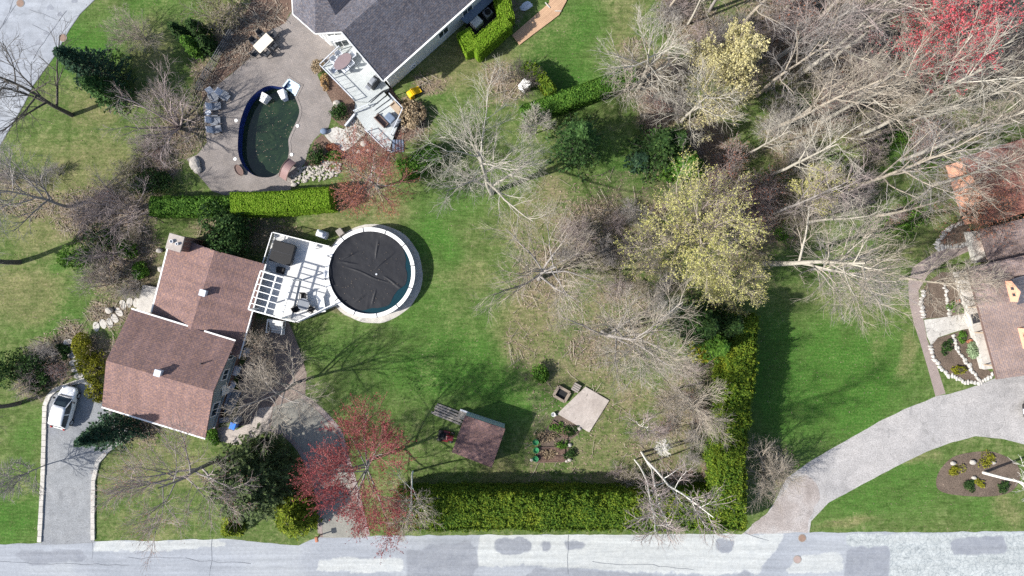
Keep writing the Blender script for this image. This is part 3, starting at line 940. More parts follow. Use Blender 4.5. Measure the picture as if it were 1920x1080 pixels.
def stone_row(name, line, w, rs=0, mat='flag'):
    """Uneven rounded stones set side by side along a line."""
    mb = MB()
    r = np.random.default_rng(rs)
    pts = [Vector(P2(*p)) for p in line]
    for i in range(len(pts) - 1):
        a, b = pts[i], pts[i + 1]
        L, s = (b - a).length, 0.0
        d = (b - a).normalized()
        q = Vector((-d.y, d.x))
        while s < L:
            l_ = r.uniform(0.18, 0.42)
            for k in range(2 if r.random() < .4 else 1):
                p = a + d * (s + l_ / 2) + q * r.normal(0, w * .16)
                ww = w * r.uniform(.36, .56)
                ang_x = l_ * r.uniform(.52, .66)
                lx_, ly_ = (ang_x, ww) if abs(d.x) > abs(d.y) else (ww, ang_x)
                mb.ico((p.x, p.y, 0.05), (lx_, ly_, r.uniform(.09, .16)), int(r.integers(1, 9999)), 1, .35)
            s += l_
    return mb.build(name, M[mat])
k1 = kerb("kerb", [(75, 1016), (78, 960), (82, 880), (85, 760), (92, 743), (105, 730), (142, 717), (160, 711)], 0.40, 0, 0.14, M['concrete'], gap=0.004)
tag(k1, "long pale stone kerb along the grass beside the white car", "kerb")
k2 = kerb("kerb", [(175, 1012), (175, 960), (176, 900), (184, 866), (204, 843), (225, 828), (236, 818)], 0.38, 0, 0.14, M['concrete'], gap=0.004, rs=3)
tag(k2, "curved pale stone kerb between the asphalt drive and the front lawn tree", "kerb")
k3 = stone_row("garden_edging", [(160, 711), (172, 718), (180, 735), (189, 752)], 0.35, 15, "stone")
tag(k3, "short stone edging beside the golden grass next to the car", "garden edging")
k4 = stone_row("garden_edging", [(204, 770), (216, 780), (222, 800), (234, 818)], 0.32, 16, "stone")
tag(k4, "broken stone edging under the spruce at the house corner", "garden edging")

# paths and patios
PATIO = [(556, 5), (552, 14), (535, 43), (500, 60), (480, 79), (467, 110), (433, 140), (393, 170), (381, 197), (383, 233), (388, 267), (370, 290), (350, 298), (367, 322), (397, 358), (420, 366), (480, 364), (545, 356),
         (548, 345), (560, 318), (571, 307), (580, 277), (588, 263), (604, 247), (614, 245), (620, 226), (625, 197), (612, 172), (600, 152), (595, 140), (604, 126), (640, 96), (640, 60), (600, 10)]
coping = offset(POOL_HOLE, 0.22)
sheet("patio", PATIO, 0.010, M['pavers'], holes=[coping])
sheet("paver_path", [(437, 805), (448, 760), (447, 700), (470, 660), (487, 640), (502, 618), (505, 596), (540, 600), (545, 612), (560, 650), (575, 700), (572, 742), (617, 784), (638, 811), (648, 850), (662, 900), (675, 960), (690, 1006), (600, 1010),
                     (598, 980), (590, 910), (562, 846), (541, 822), (503, 804), (480, 790)], 0.006, M['pavers_brown'])
sheet("paver_path", [(512, 763), (570, 744), (610, 786), (632, 815), (640, 850), (655, 910), (668, 965), (680, 1008), (606, 1008), (602, 970), (594, 905), (568, 844), (547, 820), (508, 800)], 0.010, M['pavers_drive'])
for ln in ([(566, 742), (594, 762), (617, 784), (638, 811), (649, 852), (665, 905), (680, 965), (690, 1005)], [(501, 803), (524, 811), (543, 823), (564, 848), (580, 880), (592, 915), (599, 970), (600, 1000)]):
    mb = MB()
    q = catmull([P2(*p) for p in ln], 5, False)
    for i in range(len(q) - 1):
        mb.bar((*q[i], 0.01), (*q[i + 1], 0.01), 0.42, 0.02)
    tag(mb.build("path_border", M['pavers_pink']), kind="structure")
sheet("concrete_terrace", [(387, 816), (388, 806), (420, 800), (444, 806), (470, 792), (487, 765), (512, 762), (503, 803), (508, 808), (497, 809), (484, 815), (472, 828), (457, 833), (438, 834), (424, 830), (410, 826)], 0.014, M['slab'])
sheet("brick_path", [(1818, 440), (1780, 455), (1755, 472), (1712, 500), (1703, 530), (1704, 565), (1713, 605), (1726, 645), (1740, 692), (1754, 743), (1773, 738), (1760, 697), (1749, 664), (1738, 635), (1733, 606), (1724, 570), (1722, 545),
                     (1740, 515), (1770, 492), (1818, 470)], 0.006, M['path_brick'])
sheet("flagstone_walk", [(1733, 600), (1760, 596), (1822, 586), (1827, 613), (1784, 624), (1758, 633), (1745, 648), (1738, 630)], 0.012, M['flag'], jag=0.06)
sheet("soil_bed", [(1744, 648), (1756, 634), (1784, 626), (1826, 612), (1848, 690), (1864, 701), (1836, 716), (1806, 712), (1776, 699), (1752, 672)], 0.006, M['soil'])
sheet("soil_bed", [(1732, 598), (1729, 550), (1738, 530), (1765, 510), (1797, 512), (1822, 586), (1780, 594)], 0.006, M['soil'])
sheet("soil_bed", [(1756, 462), (1768, 440), (1796, 420), (1815, 418), (1824, 455), (1790, 462)], 0.0085, M['soil'])
sheet("soil_bed", [(1756, 912), (1758, 890), (1775, 866), (1800, 852), (1850, 846), (1882, 854), (1908, 872), (1912, 900), (1892, 924), (1850, 931), (1800, 929), (1768, 923)], 0.006, M['soil'], 4)
sheet("mulch_bed", [(552, -20), (553, 12), (536, 42), (500, 59), (480, 78), (467, 109), (433, 139), (394, 168), (378, 190), (380, 168), (436, 70), (447, 40), (470, 10), (480, -20)], 0.0045, M['mulch'], jag=0.2)
sheet("mulch_bed", [(601, 150), (625, 196), (622, 222), (640, 235), (652, 240), (666, 215), (665, 185), (620, 135)], 0.0045, M['mulch'])
sheet("mulch_bed", [(604, 250), (588, 264), (578, 290), (570, 312), (600, 312), (690, 290), (728, 286), (700, 262), (686, 247), (650, 280), (632, 276)], 0.0045, M['mulch'], jag=0.2)
sheet("mulch_bed", [(730, 160), (760, 205), (790, 190), (800, 215), (790, 250), (760, 268), (736, 262), (758, 210), (715, 165)], 0.0045, M['mulch'], jag=0.2)
sheet("flagstone_walk", [(667, 216), (652, 232), (645, 243), (632, 238), (604, 247), (614, 260), (632, 276), (646, 284), (662, 272), (676, 258), (688, 246)], 0.016, M['flag'], jag=0.08)
sheet("soil_bed", [(1012, 838), (1008, 822), (1024, 800), (1040, 780), (1062, 782), (1090, 800), (1083, 812), (1070, 828), (1070, 862), (998, 862)], 0.005, M['soil'], jag=0.45)
sheet("gravel_ring", [(699.4 + 93 * math.cos(t), 512.5 + 93 * math.sin(t)) for t in np.arange(0, 6.28, 0.12)], 0.005, M['concrete'], jag=0.12)

# ------------------------------------------------------------------ house with the brown-red roof
def wall_solid(mb, ends, ze, zr, inset, z0=0.0, hole=None):
    """Five-sided gable body. ends = ((e1, ridge, e2) at end a, the same at end b), plan points."""
    (a1, ar, a2), (b1, br, b2) = [[Vector(p[:2]) for p in e] for e in ends]
    ax = (b1 - a1).normalized()
    cr_ = (a2 - a1).normalized()
    a1, b1 = a1 + cr_ * inset + ax * inset, b1 + cr_ * inset - ax * inset
    a2, b2 = a2 - cr_ * inset + ax * inset, b2 - cr_ * inset - ax * inset
    ar, br = ar + ax * inset, br - ax * inset
    vs = []
    for p1, r, p2 in ((a1, ar, a2), (b1, br, b2)):
        vs += [(*p1, z0), (*p1, ze), (*r, zr), (*p2, ze), (*p2, z0)]
    mb.add(vs, [(4, 3, 2, 1, 0), (5, 6, 7, 8, 9), (0, 1, 6, 5), (1, 2, 7, 6), (2, 3, 8, 7), (3, 4, 9, 8), (0, 5, 9, 4)])
    return a1, b1, a2, b2

def gutter(mb, a, b, z, w=0.13):
    mb.bar((a[0], a[1], z), (b[0], b[1], z), w, 0.12)

def window(parent, a, b, z0, z1, out, mat_frame=None, mull=1):
    """A framed window set on the wall that runs from a to b (plan), facing out."""
    a, b, out = Vector(a), Vector(b), Vector(out).normalized()
    o = out * 0.03
    fr = MB()
    for p, q, in (((a, z0), (b, z0)), ((a, z1), (b, z1)), ((a, z0), (a, z1)), ((b, z0), (b, z1))):
        fr.bar((*(p[0] + o), p[1]), (*(q[0] + o), q[1]), 0.09, 0.09)
    for k in range(1, mull + 1):
        m = a + (b - a) * (k / (mull + 1)) + o
        fr.bar((*m, z0), (*m, z1), 0.05, 0.05)
    f = fr.build("window", mat_frame or M['white'], parent)
    g = MB()
    o2 = out * 0.015
    g.add([(*(a + o2), z0), (*(b + o2), z0), (*(b + o2), z1), (*(a + o2), z1)], [(0, 1, 2, 3), (3, 2, 1, 0)][:1])
    g.build("pane", M['glass'], f)
    return f

house = thing("house", "brick and grey sided house with brown-red shingle roofs in two gabled wings", "house", P(330, 640, 0))
ZE, ZR = 3.4, 5.4
s1a, s1b, sra, srb, s2a, s2b = P(246, 580, ZE), P(441, 640, ZE), P(199, 676, ZR), P(400, 734, ZR), P(191, 762, ZE), P(385, 821.5, ZE)
NE_, NR = 2.4, 3.5
w1n, w1s, rn, rs_, e1n, e1s = P(322, 440, NE_), P(285, 586, NE_), P(402.5, 470, NR), P(357, 618, NR), P(497, 495, NE_), P(447, 672, NE_)
wb = MB()
sa1, sb1, sa2, sb2 = wall_solid(wb, ((s1a, sra, s2a), (s1b, srb, s2b)), ZE - 0.12, ZR - 0.16, 0.38)
wb.build("wall", M['siding_grey'], house)
wb = MB()
na1, nb1, na2, nb2 = wall_solid(wb, ((w1n, rn, e1n), (w1s, rs_, e1s)), NE_ - 0.12, NR - 0.16, 0.38)
wb.build("wall", M['brick'], house)
# brick plinth proud of the siding on the south wing
br = MB().prism(offset([tuple(sa1), tuple(sb1), tuple(sb2), tuple(sa2)], 0.07), 0, 1.25)
br.build("plinth", M['brick'], house)
rf = MB()
rf.slope([s1a, s1b, srb, sra]).slope([sra, srb, s2b, s2a])
roof = rf.build("roof", M['roof_red'], house)
rf = MB()
rf.slope([w1n, rn, rs_, w1s]).slope([rn, e1n, e1s, rs_])
roof2 = rf.build("roof", M['roof_red'], house)
GUT = []
def out_from(c, p, d): 
    v = (Vector(p[:2]) - Vector(c[:2])).normalized() * d
    return (p[0] + v.x, p[1] + v.y)
ax = (s1b - s1a).normalized()
up = Vector((-ax.y, ax.x, 0))
g = MB(); gutter(g, (s1a + up * .07).xy, (s1a.lerp(s1b, .56) + up * .07).xy, ZE - 0.05); g.build("gutter", M['trim'], house)
g = MB(); gutter(g, (s1a.lerp(s1b, .7) + up * .07).xy, (s1b + up * .07).xy, ZE - 0.05); g.build("gutter", M['trim'], house)
g = MB(); gutter(g, (s2a - up * .07).xy, (s2b - up * .07).xy, ZE - 0.05); g.build("gutter", M['trim'], house)
lx = Vector((-(w1s - w1n).normalized().y, (w1s - w1n).normalized().x, 0))
if lx.x > 0: lx = -lx
g = MB(); gutter(g, (w1n + lx * .07).xy, (w1s + lx * .07).xy, NE_ - 0.05); g.build("gutter", M['trim'], house)
g = MB(); gutter(g, (e1n - lx * .07).xy, (e1s - lx * .07).xy, NE_ - 0.05, 0.1); g.build("gutter", M['trim'], house)
# roof vents: a louvred box on a flashing plate each
for x, y, z in ((382, 549, 3.65), (298, 699, 5.5)):
    p = P(x, y, z)
    v = MB().box(p.x, p.y, z - 0.5, z + 0.22, 0.46, 0.46, math.radians(-16)).box(p.x, p.y, z + 0.24, z + 0.30, 0.58, 0.58, math.radians(-16))
    v.build("roof_vent", M['lgrey'], roof if y > 600 else roof2, bevel=0.015)
p = P(377, 682, 4.8)
MB().lathe(p.x, p.y, [(0.06, 4.0), (0.06, 4.95), (0.05, 4.97)], 10).build("vent_pipe", M['dark'], roof)
# chimney
c0 = P(328, 455, 4.7)
ch = MB().box(c0.x, c0.y, 0, 4.55, 1.15, 1.2, math.radians(-16))
chim = ch.build("chimney", M['brick'], house, bevel=0.01)
MB().box(c0.x, c0.y, 4.55, 4.72, 1.36, 1.4, math.radians(-16)).build("chimney_cap", M['slab'], chim, bevel=0.02)
for dx, dy, r in ((-0.22, 0.1, .16), (0.25, -0.12, .13)):
    fl = MB().lathe(c0.x + dx, c0.y + dy, [(r, 4.72), (r, 4.93), (r - .04, 4.93), (r - .04, 4.78)], 14)
    fl.build("flue", M['metal'], chim)
# east gable windows, door and sill band
ew = (sb2 - sb1)
eo = Vector((ax.x, ax.y))
def east(t0, t1, off=0.0): return sb1 + ew * t0 + eo * off, sb1 + ew * t1 + eo * off
for t0, t1, z0, z1 in ((0.1, 0.18, 1.9, 2.9), (0.3, 0.42, 1.8, 2.9), (0.68, 0.84, 1.6, 2.9)):
    a_, b_ = east(t0, t1)
    window(house, a_, b_, z0, z1, eo)
a_, b_ = east(0.48, 0.6, 0.09)
d = MB().add([(*a_, 0.1), (*b_, 0.1), (*b_, 2.1), (*a_, 2.1)], [(0, 1, 2, 3)])
dr = MB().bar((*((a_ + b_) / 2), 0.08), (*((a_ + b_) / 2), 2.1), 0.06, (b_ - a_).length)
door = dr.build("door", M['white'], house)
sill = MB().bar((*(sb1 + eo * 0.10), 1.27), (*(sb2 + eo * 0.10), 1.27), 0.12, 0.06)
sill.build("sill_band", M['siding_grey'], house)
ne = (nb2 - na2)
no = Vector((-ne.y, ne.x)).normalized()
if no.x < 0: no = -no
for t0, t1 in ((0.2, 0.4), (0.62, 0.74), (0.84, 0.93)):
    window(house, na2 + ne * t0, na2 + ne * t1, 0.9, 2.0, no)
# entrance landing at the west side
MB().prism([P2(271, 534), P2(300, 539), P2(288, 592), P2(258, 583)], 0, 0.32).build("landing", M['concrete'], house, bevel=0.02)

# things along the east wall of that house
def storage_box(px, py, lx, ly, h, rz, label, m1, m2, name="storage_box", cat="storage box", group=None):
    t = thing(name, label, cat, P(px, py, 0.01), rz, group)
    MB().box(0, 0, 0, h * 0.82, lx * 0.94, ly * 0.94).build("body", m2, t, True, 0.03)
    MB().box(0, 0, h * 0.82 + 0.003, h, lx, ly, 0, 0.93).build("lid", m1, t, True, 0.03)
    return t
R_ = math.radians
storage_box(468, 659, 0.55, 0.85, 0.95, R_(-12), "white lidded box on the brown pavers nearest the pergola deck", M['lgrey'], M['grey'])
storage_box(445, 693, 0.65, 0.95, 0.75, R_(-20), "pale grey lidded box against the brick wall, second from the deck steps", M['lgrey'], M['lgrey'])
storage_box(447, 672, 0.35, 0.4, 0.6, R_(-20), "small dark box beside the window of the brick wall", M['bluegrey'], M['dark'])
storage_box(424, 785, 0.95, 0.5, 0.6, R_(10), "low grey slatted box by the shrub at the house corner", M['grey'], M['dark'])
def bin_(px, py, h, rz, label, m1):
    t = thing("wheelie_bin", label, "bin", P(px, py, 0.015), rz)
    MB().box(0, 0, 0.08, h, 0.42, 0.48, 0, 1.25).build("body", m1, t, True, 0.03)
    MB().box(0, 0.02, h + 0.003, h + 0.07, 0.58, 0.66, 0, 0.9).build("lid", m1, t, True, 0.03)
    MB().bar((-0.3, -0.35, h + 0.0), (0.3, -0.35, h + 0.0), 0.04).build("handle", M['black'], t, True)
    for sx in (-1, 1):
        MB().tube([(sx * 0.2, -0.22, 0.1), (sx * 0.27, -0.22, 0.1)], 0.1, 12).build("wheel", M['black'], t, True)
    return t
bin_(444.5, 795, 1.02, R_(-20), "bright blue recycling bin at the house corner", M['blue'])
bin_(452, 784, 1.0, R_(25), "dark grey wheeled bin behind the blue recycling bin", M['grey'])
# bench and garden sofa
def sofa(px, py, L, rz, label, m, name="garden_bench", cat="bench"):
    t = thing(name, label, cat, P(px, py, 0.012), rz)
    MB().box(0, 0.04, 0.30, 0.42, L, 0.55).build("seat", m, t, True, 0.03)
    MB().box(0, -0.26, 0.40, 0.82, L, 0.09).build("backrest", m, t, True, 0.03)
    for sx in (-1, 1):
        MB().box(sx * (L / 2 - 0.04), 0, 0.44, 0.60, 0.08, 0.6).build("armrest", m, t, True, 0.02)
        for sy in (-0.2, 0.26): MB().box(sx * (L / 2 - 0.06), sy, 0, 0.30, 0.06, 0.06).build("leg", M['dark'], t, True)
    return t
sofa(430, 738, 2.6, R_(66 - 180), "long pale grey bench along the grey gable wall", M['lgrey'])
sofa(441, 752, 2.3, R_(66 - 180), "grey cushioned garden sofa in front of the long wall bench", M['grey'])
def pot(px, py, r, h, label, m, soil=True, group=None, z=0.012):
    t = thing("plant_pot", label, "plant pot", P(px, py, z), 0, group)
    MB().lathe(0, 0, [(r * 0.7, 0), (r, h), (r * 1.06, h), (r * 1.06, h - 0.04), (r * 0.88, h - 0.05)], 18).build("body", m, t, True)
    return t
pot(452, 708, 0.2, 0.35, "black plant pot on the brown pavers beside the white box", M['black'])
pot(436, 713, 0.14, 0.3, "small white urn at the brick wall", M['white'])

# ------------------------------------------------------------------ deck, pergola, above-ground pool
deck = thing("raised_deck", "raised white board deck between the brown-roofed house and the round pool", "deck", P(560, 530, 0))
DZ = 0.9
pc, PR = P(693.8, 511, 1.32), 4.13
arc = []
for d in np.arange(158, 218, 5):
    arc.append((pc.x + (PR + 0.02) * math.cos(R_(d)), pc.y + (PR + 0.02) * math.sin(R_(d))))
deck_poly = [P2(516, 435, DZ), P2(624, 465, DZ)] + arc + [P2(634, 571, DZ), P2(559, 605, DZ), P2(527, 597, DZ), P2(470, 582, DZ), P2(487, 530, DZ)]
MB().prism(deck_poly, DZ - 0.06, DZ).build("deck_boards", M['deck_white'], deck)
MB().prism(offset(deck_poly, -0.08), 0.0, DZ - 0.065).build("skirt", M['siding_white'], deck)
MB().prism([P2(492, 508, 1.05), P2(562, 524, 1.05), P2(545, 598, 1.05), P2(472, 581, 1.05)], DZ + 0.003, DZ + 0.16).build("step_platform", M['deck_white'], deck, bevel=0.015)
def railing(parent, pts, z0, h, mat, gap=0.13, name="railing", close=False, bar=0.022):
    mb = MB()
    for i in range(len(pts) - 1):
        a, b = Vector(pts[i][:2]), Vector(pts[i + 1][:2])
        L = (b - a).length
        mb.bar((*a, z0 + h), (*b, z0 + h), 0.07, 0.04)
        mb.bar((*a, z0 + 0.1), (*b, z0 + 0.1), 0.04, 0.04)
        n = max(1, round(L / 1.4))
        for k in range(n + 1):
            p = a + (b - a) * k / n
            mb.box(p.x, p.y, z0, z0 + h + 0.04, 0.07, 0.07)
        n = max(1, round(L / gap))
        for k in range(1, n):
            p = a + (b - a) * k / n
            mb.box(p.x, p.y, z0 + 0.12, z0 + h - 0.02, bar, bar)
    return mb.build(name, mat, parent)
railing(deck, [P2(622, 463, DZ), P2(517, 437, DZ), P2(496, 505, DZ)], DZ, 0.95, M['white'])
railing(deck, [P2(632, 569, DZ), P2(560, 603, DZ), P2(530, 596, DZ)], DZ, 0.95, M['white'])
railing(deck, [arc[0], arc[3], arc[6], arc[8]], DZ, 0.8, M['lgrey'], 0.6, name="pool_railing", bar=0.015)
stp = MB()
for i in range(5):
    a, b = P2(510, 600 + i * 5, 0), P2(535, 604 + i * 5, 0)
    stp.bar((*a, 0.95 - i * 0.2), (*b, 0.95 - i * 0.2), 0.28, 0.05)
stp.build("stairs", M['deck_white'], deck)
railing(deck, [P2(509, 598, 0), P2(506, 622, 0)], 0.1, 0.9, M['white'], 0.15)
railing(deck, [P2(537, 602, 0), P2(534, 626, 0)], 0.1, 0.9, M['white'], 0.15)

pg = thing("pergola", "white slatted pergola over the house end of the raised deck", "pergola", P(505, 548, DZ))
PZ = 3.45
q = [P(489, 508, PZ), P(548, 525, PZ), P(527, 597, PZ), P(466, 580, PZ)]
fr = MB()
for a, b in ((0, 1), (1, 2), (2, 3), (3, 0)): fr.bar(q[a], q[b], 0.11, 0.12)
fr.build("beam", M['white'], pg)
for k in range(1, 5 + 1):
    t = k / 6
    MB().bar(q[0].lerp(q[3], t) + Vector((0, 0, 0.1)), q[1].lerp(q[2], t) + Vector((0, 0, 0.1)), 0.065, 0.07).build("rafter", M['white'], pg)
MB().bar(q[0].lerp(q[1], .5) + Vector((0, 0, 0.02)), q[3].lerp(q[2], .5) + Vector((0, 0, 0.02)), 0.12, 0.12).build("beam", M['white'], pg)
for c in q: MB().bar((c.x, c.y, DZ + 0.16), (c.x, c.y, PZ - 0.08), 0.12).build("post", M['white'], pg)

# hot-tub sized covered furniture on the deck
t = thing("covered_hot_tub", "black covered square hot tub in the far corner of the white deck", "hot tub", P(535, 475, DZ), R_(-15))
MB().box(0, 0, 0, 0.78, 1.9, 1.85).build("body", M['dark'], t, True, 0.15)
MB().box(0, 0, 0.783, 0.90, 2.02, 1.97).build("cover", M['black'], t, True, 0.12)
MB().bar((-0.95, 0.02, 0.905), (0.95, 0.02, 0.905), 0.03, 0.02).build("seam", M['dark'], t, True)
t = thing("hot_tub_step", "small black step against the covered hot tub", "step", P(527, 507, DZ), R_(-15))
MB().box(0, 0, 0, 0.2, 0.75, 0.6).box(0, 0.12, 0.203, 0.4, 0.75, 0.32).build("step_body", M['black'], t, True, 0.03)
def garden_table(px, py, r, h, z, label, m, rz=0, oval=1.0, name="garden_table"):
    t = thing(name, label, "table", P(px, py, z), rz)
    prof = MB().lathe(0, 0, [(0.02, h), (r, h), (r, h - 0.04), (0.02, h - 0.04)], 28)
    prof.v = [Vector((v.x * oval, v.y, v.z)) for v in prof.v]
    prof.build("tabletop", m, t, True, 0.008)
    for k in range(4):
        a = math.pi / 4 + k * math.pi / 2
        MB().bar((math.cos(a) * r * 0.75 * oval, math.sin(a) * r * 0.75, 0), (math.cos(a) * r * 0.6 * oval, math.sin(a) * r * 0.6, h - 0.04), 0.05).build("leg", M['dark'], t, True)
    return t
def chair(px, py, z, rz, label, m, group=None, s=1.0, name="garden_chair"):
    t = thing(name, label, "chair", P(px, py, z), rz, group)
    MB().box(0, 0, 0.38, 0.44, 0.52 * s, 0.52 * s).build("seat", m, t, True, 0.02)
    b = MB().add([(-0.25 * s, -0.24, 0.45), (0.25 * s, -0.24, 0.45), (0.25 * s, -0.40, 0.95), (-0.25 * s, -0.40, 0.95), (-0.25 * s, -0.20, 0.45), (0.25 * s, -0.20, 0.45), (0.25 * s, -0.36, 0.96), (-0.25 * s, -0.36, 0.96)],
                 [(0, 1, 2, 3), (7, 6, 5, 4), (0, 4, 5, 1), (1, 5, 6, 2), (2, 6, 7, 3), (3, 7, 4, 0)])
    b.build("backrest", m, t, True, 0.015)
    for sx in (-1, 1):
        MB().bar((sx * 0.29 * s, -0.28, 0.64), (sx * 0.29 * s, 0.24, 0.64), 0.06, 0.03).build("armrest", m, t, True)
        for sy in (-0.22, 0.22): MB().bar((sx * 0.25 * s, sy, 0), (sx * 0.25 * s, sy, 0.62 if sy > 0 else 0.40), 0.04).build("leg", m, t, True)
    return t
garden_table(573, 570, 0.55, 0.72, DZ, "round dark glass table on the white deck", M['grey'])
for x, y, a, l in ((586, 580, 60, "black garden chair between the glass table and the deck rail"), (560, 578, -60, "black garden chair by the pergola side of the glass table"), (572, 556, 180, "black garden chair at the pool side of the glass table")):
    chair(x, y, DZ, R_(a), l, M['black'])
t = thing("deck_lounger", "white lounge chair at the narrow end of the deck by the pool", "lounge chair", P(604, 569, DZ), R_(8))
MB().box(0, -0.25, 0.28, 0.34, 0.62, 1.1).build("seat", M['white'], t, True, 0.02)
MB().add([(-0.31, 0.3, 0.33), (0.31, 0.3, 0.33), (0.31, 0.85, 0.75), (-0.31, 0.85, 0.75), (-0.31, 0.3, 0.28), (0.31, 0.3, 0.28), (0.31, 0.88, 0.71), (-0.31, 0.88, 0.71)],
         [(0, 1, 2, 3), (7, 6, 5, 4), (0, 4, 5, 1), (1, 5, 6, 2), (2, 6, 7, 3), (3, 7, 4, 0)]).build("backrest", M['white'], t, True)
for sx in (-1, 1):
    for sy in (-0.7, 0.28): MB().box(sx * 0.26, sy, 0, 0.28, 0.05, 0.05).build("leg", M['white'], t, True)
t = thing("deck_box", "small grey frame table by the north rail of the white deck", "table", P(590, 462, DZ), R_(-15))
MB().box(0, 0, 0.42, 0.46, 0.5, 0.45).build("tabletop", M['lgrey'], t, True, 0.01)
for sx in (-1, 1):
    for sy in (-1, 1): MB().box(sx * 0.2, sy * 0.18, 0, 0.42, 0.04, 0.04).build("leg", M['grey'], t, True)
t = thing("covered_grill", "grill under a pale grey cover on the grass beside the deck", "grill", P(607, 440, 0), R_(-20))
MB().box(0, 0, 0, 0.95, 1.0, 0.7, 0, 0.95).build("cover", M['lgrey'], t, True, 0.12)
MB().box(0, 0, 0.953, 1.18, 0.75, 0.55, 0, 0.6).build("hood", M['lgrey'], t, True, 0.08)

pool = thing("round_pool", "round above-ground pool with white rim under a black winter cover", "pool", (pc.x, pc.y, 0))
MB().lathe(0, 0, [(PR - 0.1, 0), (PR - 0.1, 1.27), (PR - 0.14, 1.27), (PR - 0.14, 0.9)], 72).build("wall", M['metal'], pool, True)
ribs = MB()
for k in range(24):
    a = 2 * math.pi * k / 24
    ribs.box(math.cos(a) * (PR - 0.04), math.sin(a) * (PR - 0.04), 0, 1.26, 0.1, 0.14, a)
ribs.build("uprights", M['lgrey'], pool, True)
rim = MB().lathe(0, 0, [(PR - 0.34, 1.30), (PR - 0.33, 1.335), (PR, 1.345), (PR + 0.03, 1.31), (PR, 1.275), (PR - 0.33, 1.275)], 96)
rim.f = rim.f[:-2]
rimo = rim.build("rim", M['white'], pool, True)
cl = MB()
for k in range(12):
    a = 2 * math.pi * (k + 0.3) / 12
    cl.box(math.cos(a) * (PR - 0.15), math.sin(a) * (PR - 0.15), 1.345, 1.365, 0.4, 0.07, a)
cl.build("rim_joint", M['dark'], rimo, True)
MB().lathe(0, 0, [(PR - 0.36, 1.05), (PR - 0.36, 1.06)], 72).build("water", M['teal'], pool, True)
# the winter cover: a sagging sheet, pulled back a little at the right and the bottom, with folds
nr, na = 60, 200
V, F = [], []
rg = np.random.default_rng(3)
fold_a = rg.uniform(0, 6.28, 12)
fold_s = rg.uniform(0.62, 0.85, 12)
for i in range(nr + 1):
    for j in range(na):
        a = 2 * math.pi * j / na
        Rm = PR - 0.33
        ca = math.cos(a - R_(-38))
        edge_r = Rm + 0.03 - 0.85 * max(0, ca) ** 1.2 * (0.75 + 0.25 * math.sin(a * 7)) - 0.06 * abs(math.sin(a * 9))
        r = edge_r * i / nr
        x, y = r * math.cos(a), r * math.sin(a)
        t_ = i / nr
        zz = 1.085 + 0.19 * max(0, -ca + 0.05) ** 0.7 * t_ ** 6 + 0.012 * (fbm(np.array([[x, y]]), 2.2, 4)[0] - 0.5)
        for fa, fs in zip(fold_a, fold_s):
            da = (a - fa + math.pi) % (2 * math.pi) - math.pi
            zz += 0.14 * math.exp(-(da * r / 0.09) ** 2) * max(0, t_ - fs) * (1.25 - t_)
        for (cx_, cy_, ux, uy, L_, h_) in ((-0.3, -0.2, .93, -.37, 2.6, .06), (1.4, 1.2, .72, .69, 1.5, .05), (2.2, -1.0, .83, -.56, 1.3, .07), (-1.9, 1.6, .85, .5, .9, .07), (-2.1, .9, .95, -.1, 1.0, .06), (.3, -2.3, .2, 1, .9, .06), (-1.0, -2.4, .75, .66, .8, .05), (0.6, 2.2, .1, 1, 1.0, .07)):
            s_ = (x - cx_) * ux + (y - cy_) * uy
            n_ = abs(-(x - cx_) * uy + (y - cy_) * ux + 0.04 * math.sin(s_ * 2.2))
            zz += 1.5 * h_ * math.exp(-(n_ / 0.05) ** 2) * max(0.0, 1 - abs(s_) / L_)
        zz += 0.03 * (fbm(np.array([[x, y]]), 1.1, 14)[0] - 0.5)
        V.append((x, y, max(zz, 1.075)))
for i in range(nr):
    for j in range(na):
        k = (j + 1) % na
        F.append((i * na + j, (i + 1) * na + j, (i + 1) * na + k, i * na + k))
np_mesh("winter_cover", np.array(V), np.array(F), M['cover'], pool, True)
rl_ = np.random.default_rng(9)
_a, _r = rl_.uniform(0, 6.28, 80), 3.3 * rl_.random(80) ** .6
np_mesh("fallen_leaves", np.concatenate([np.stack([_r * np.cos(_a) - .2, _r * np.sin(_a) + .2, 1.15 + 0 * _a], 1)[i:i + 1] + np.array([[-.04, 0, 0], [0, -.025, .004], [.04, 0, 0], [0, .025, .004]]) * rl_.uniform(.4, 1.2) for i in range(80)]), np.arange(320).reshape(80, 4), plain('dead_leaves', (0.16, 0.13, 0.10), 0.8, 0.4), pool)
MB().lathe(0.55, -0.15, [(0.07, 1.09), (0.09, 1.16), (0.02, 1.18)], 12).build("cover_plug", M['lgrey'], pool, True)
tr = MB().tube([(math.cos(a) * (PR + 0.02), math.sin(a) * (PR + 0.02), 1.2 + 0.02 * math.sin(a * 12)) for a in np.arange(0, 6.4, 0.1)], 0.018, 5)
tr.build("cover_cable", M['black'], pool, True)
storage_box(640, 436, 0.6, 0.7, 0.6, R_(35), "low weathered wooden box at the edge of the round pool", M['wood_grey'], M['wood_grey'], "pump_box", "pump box")

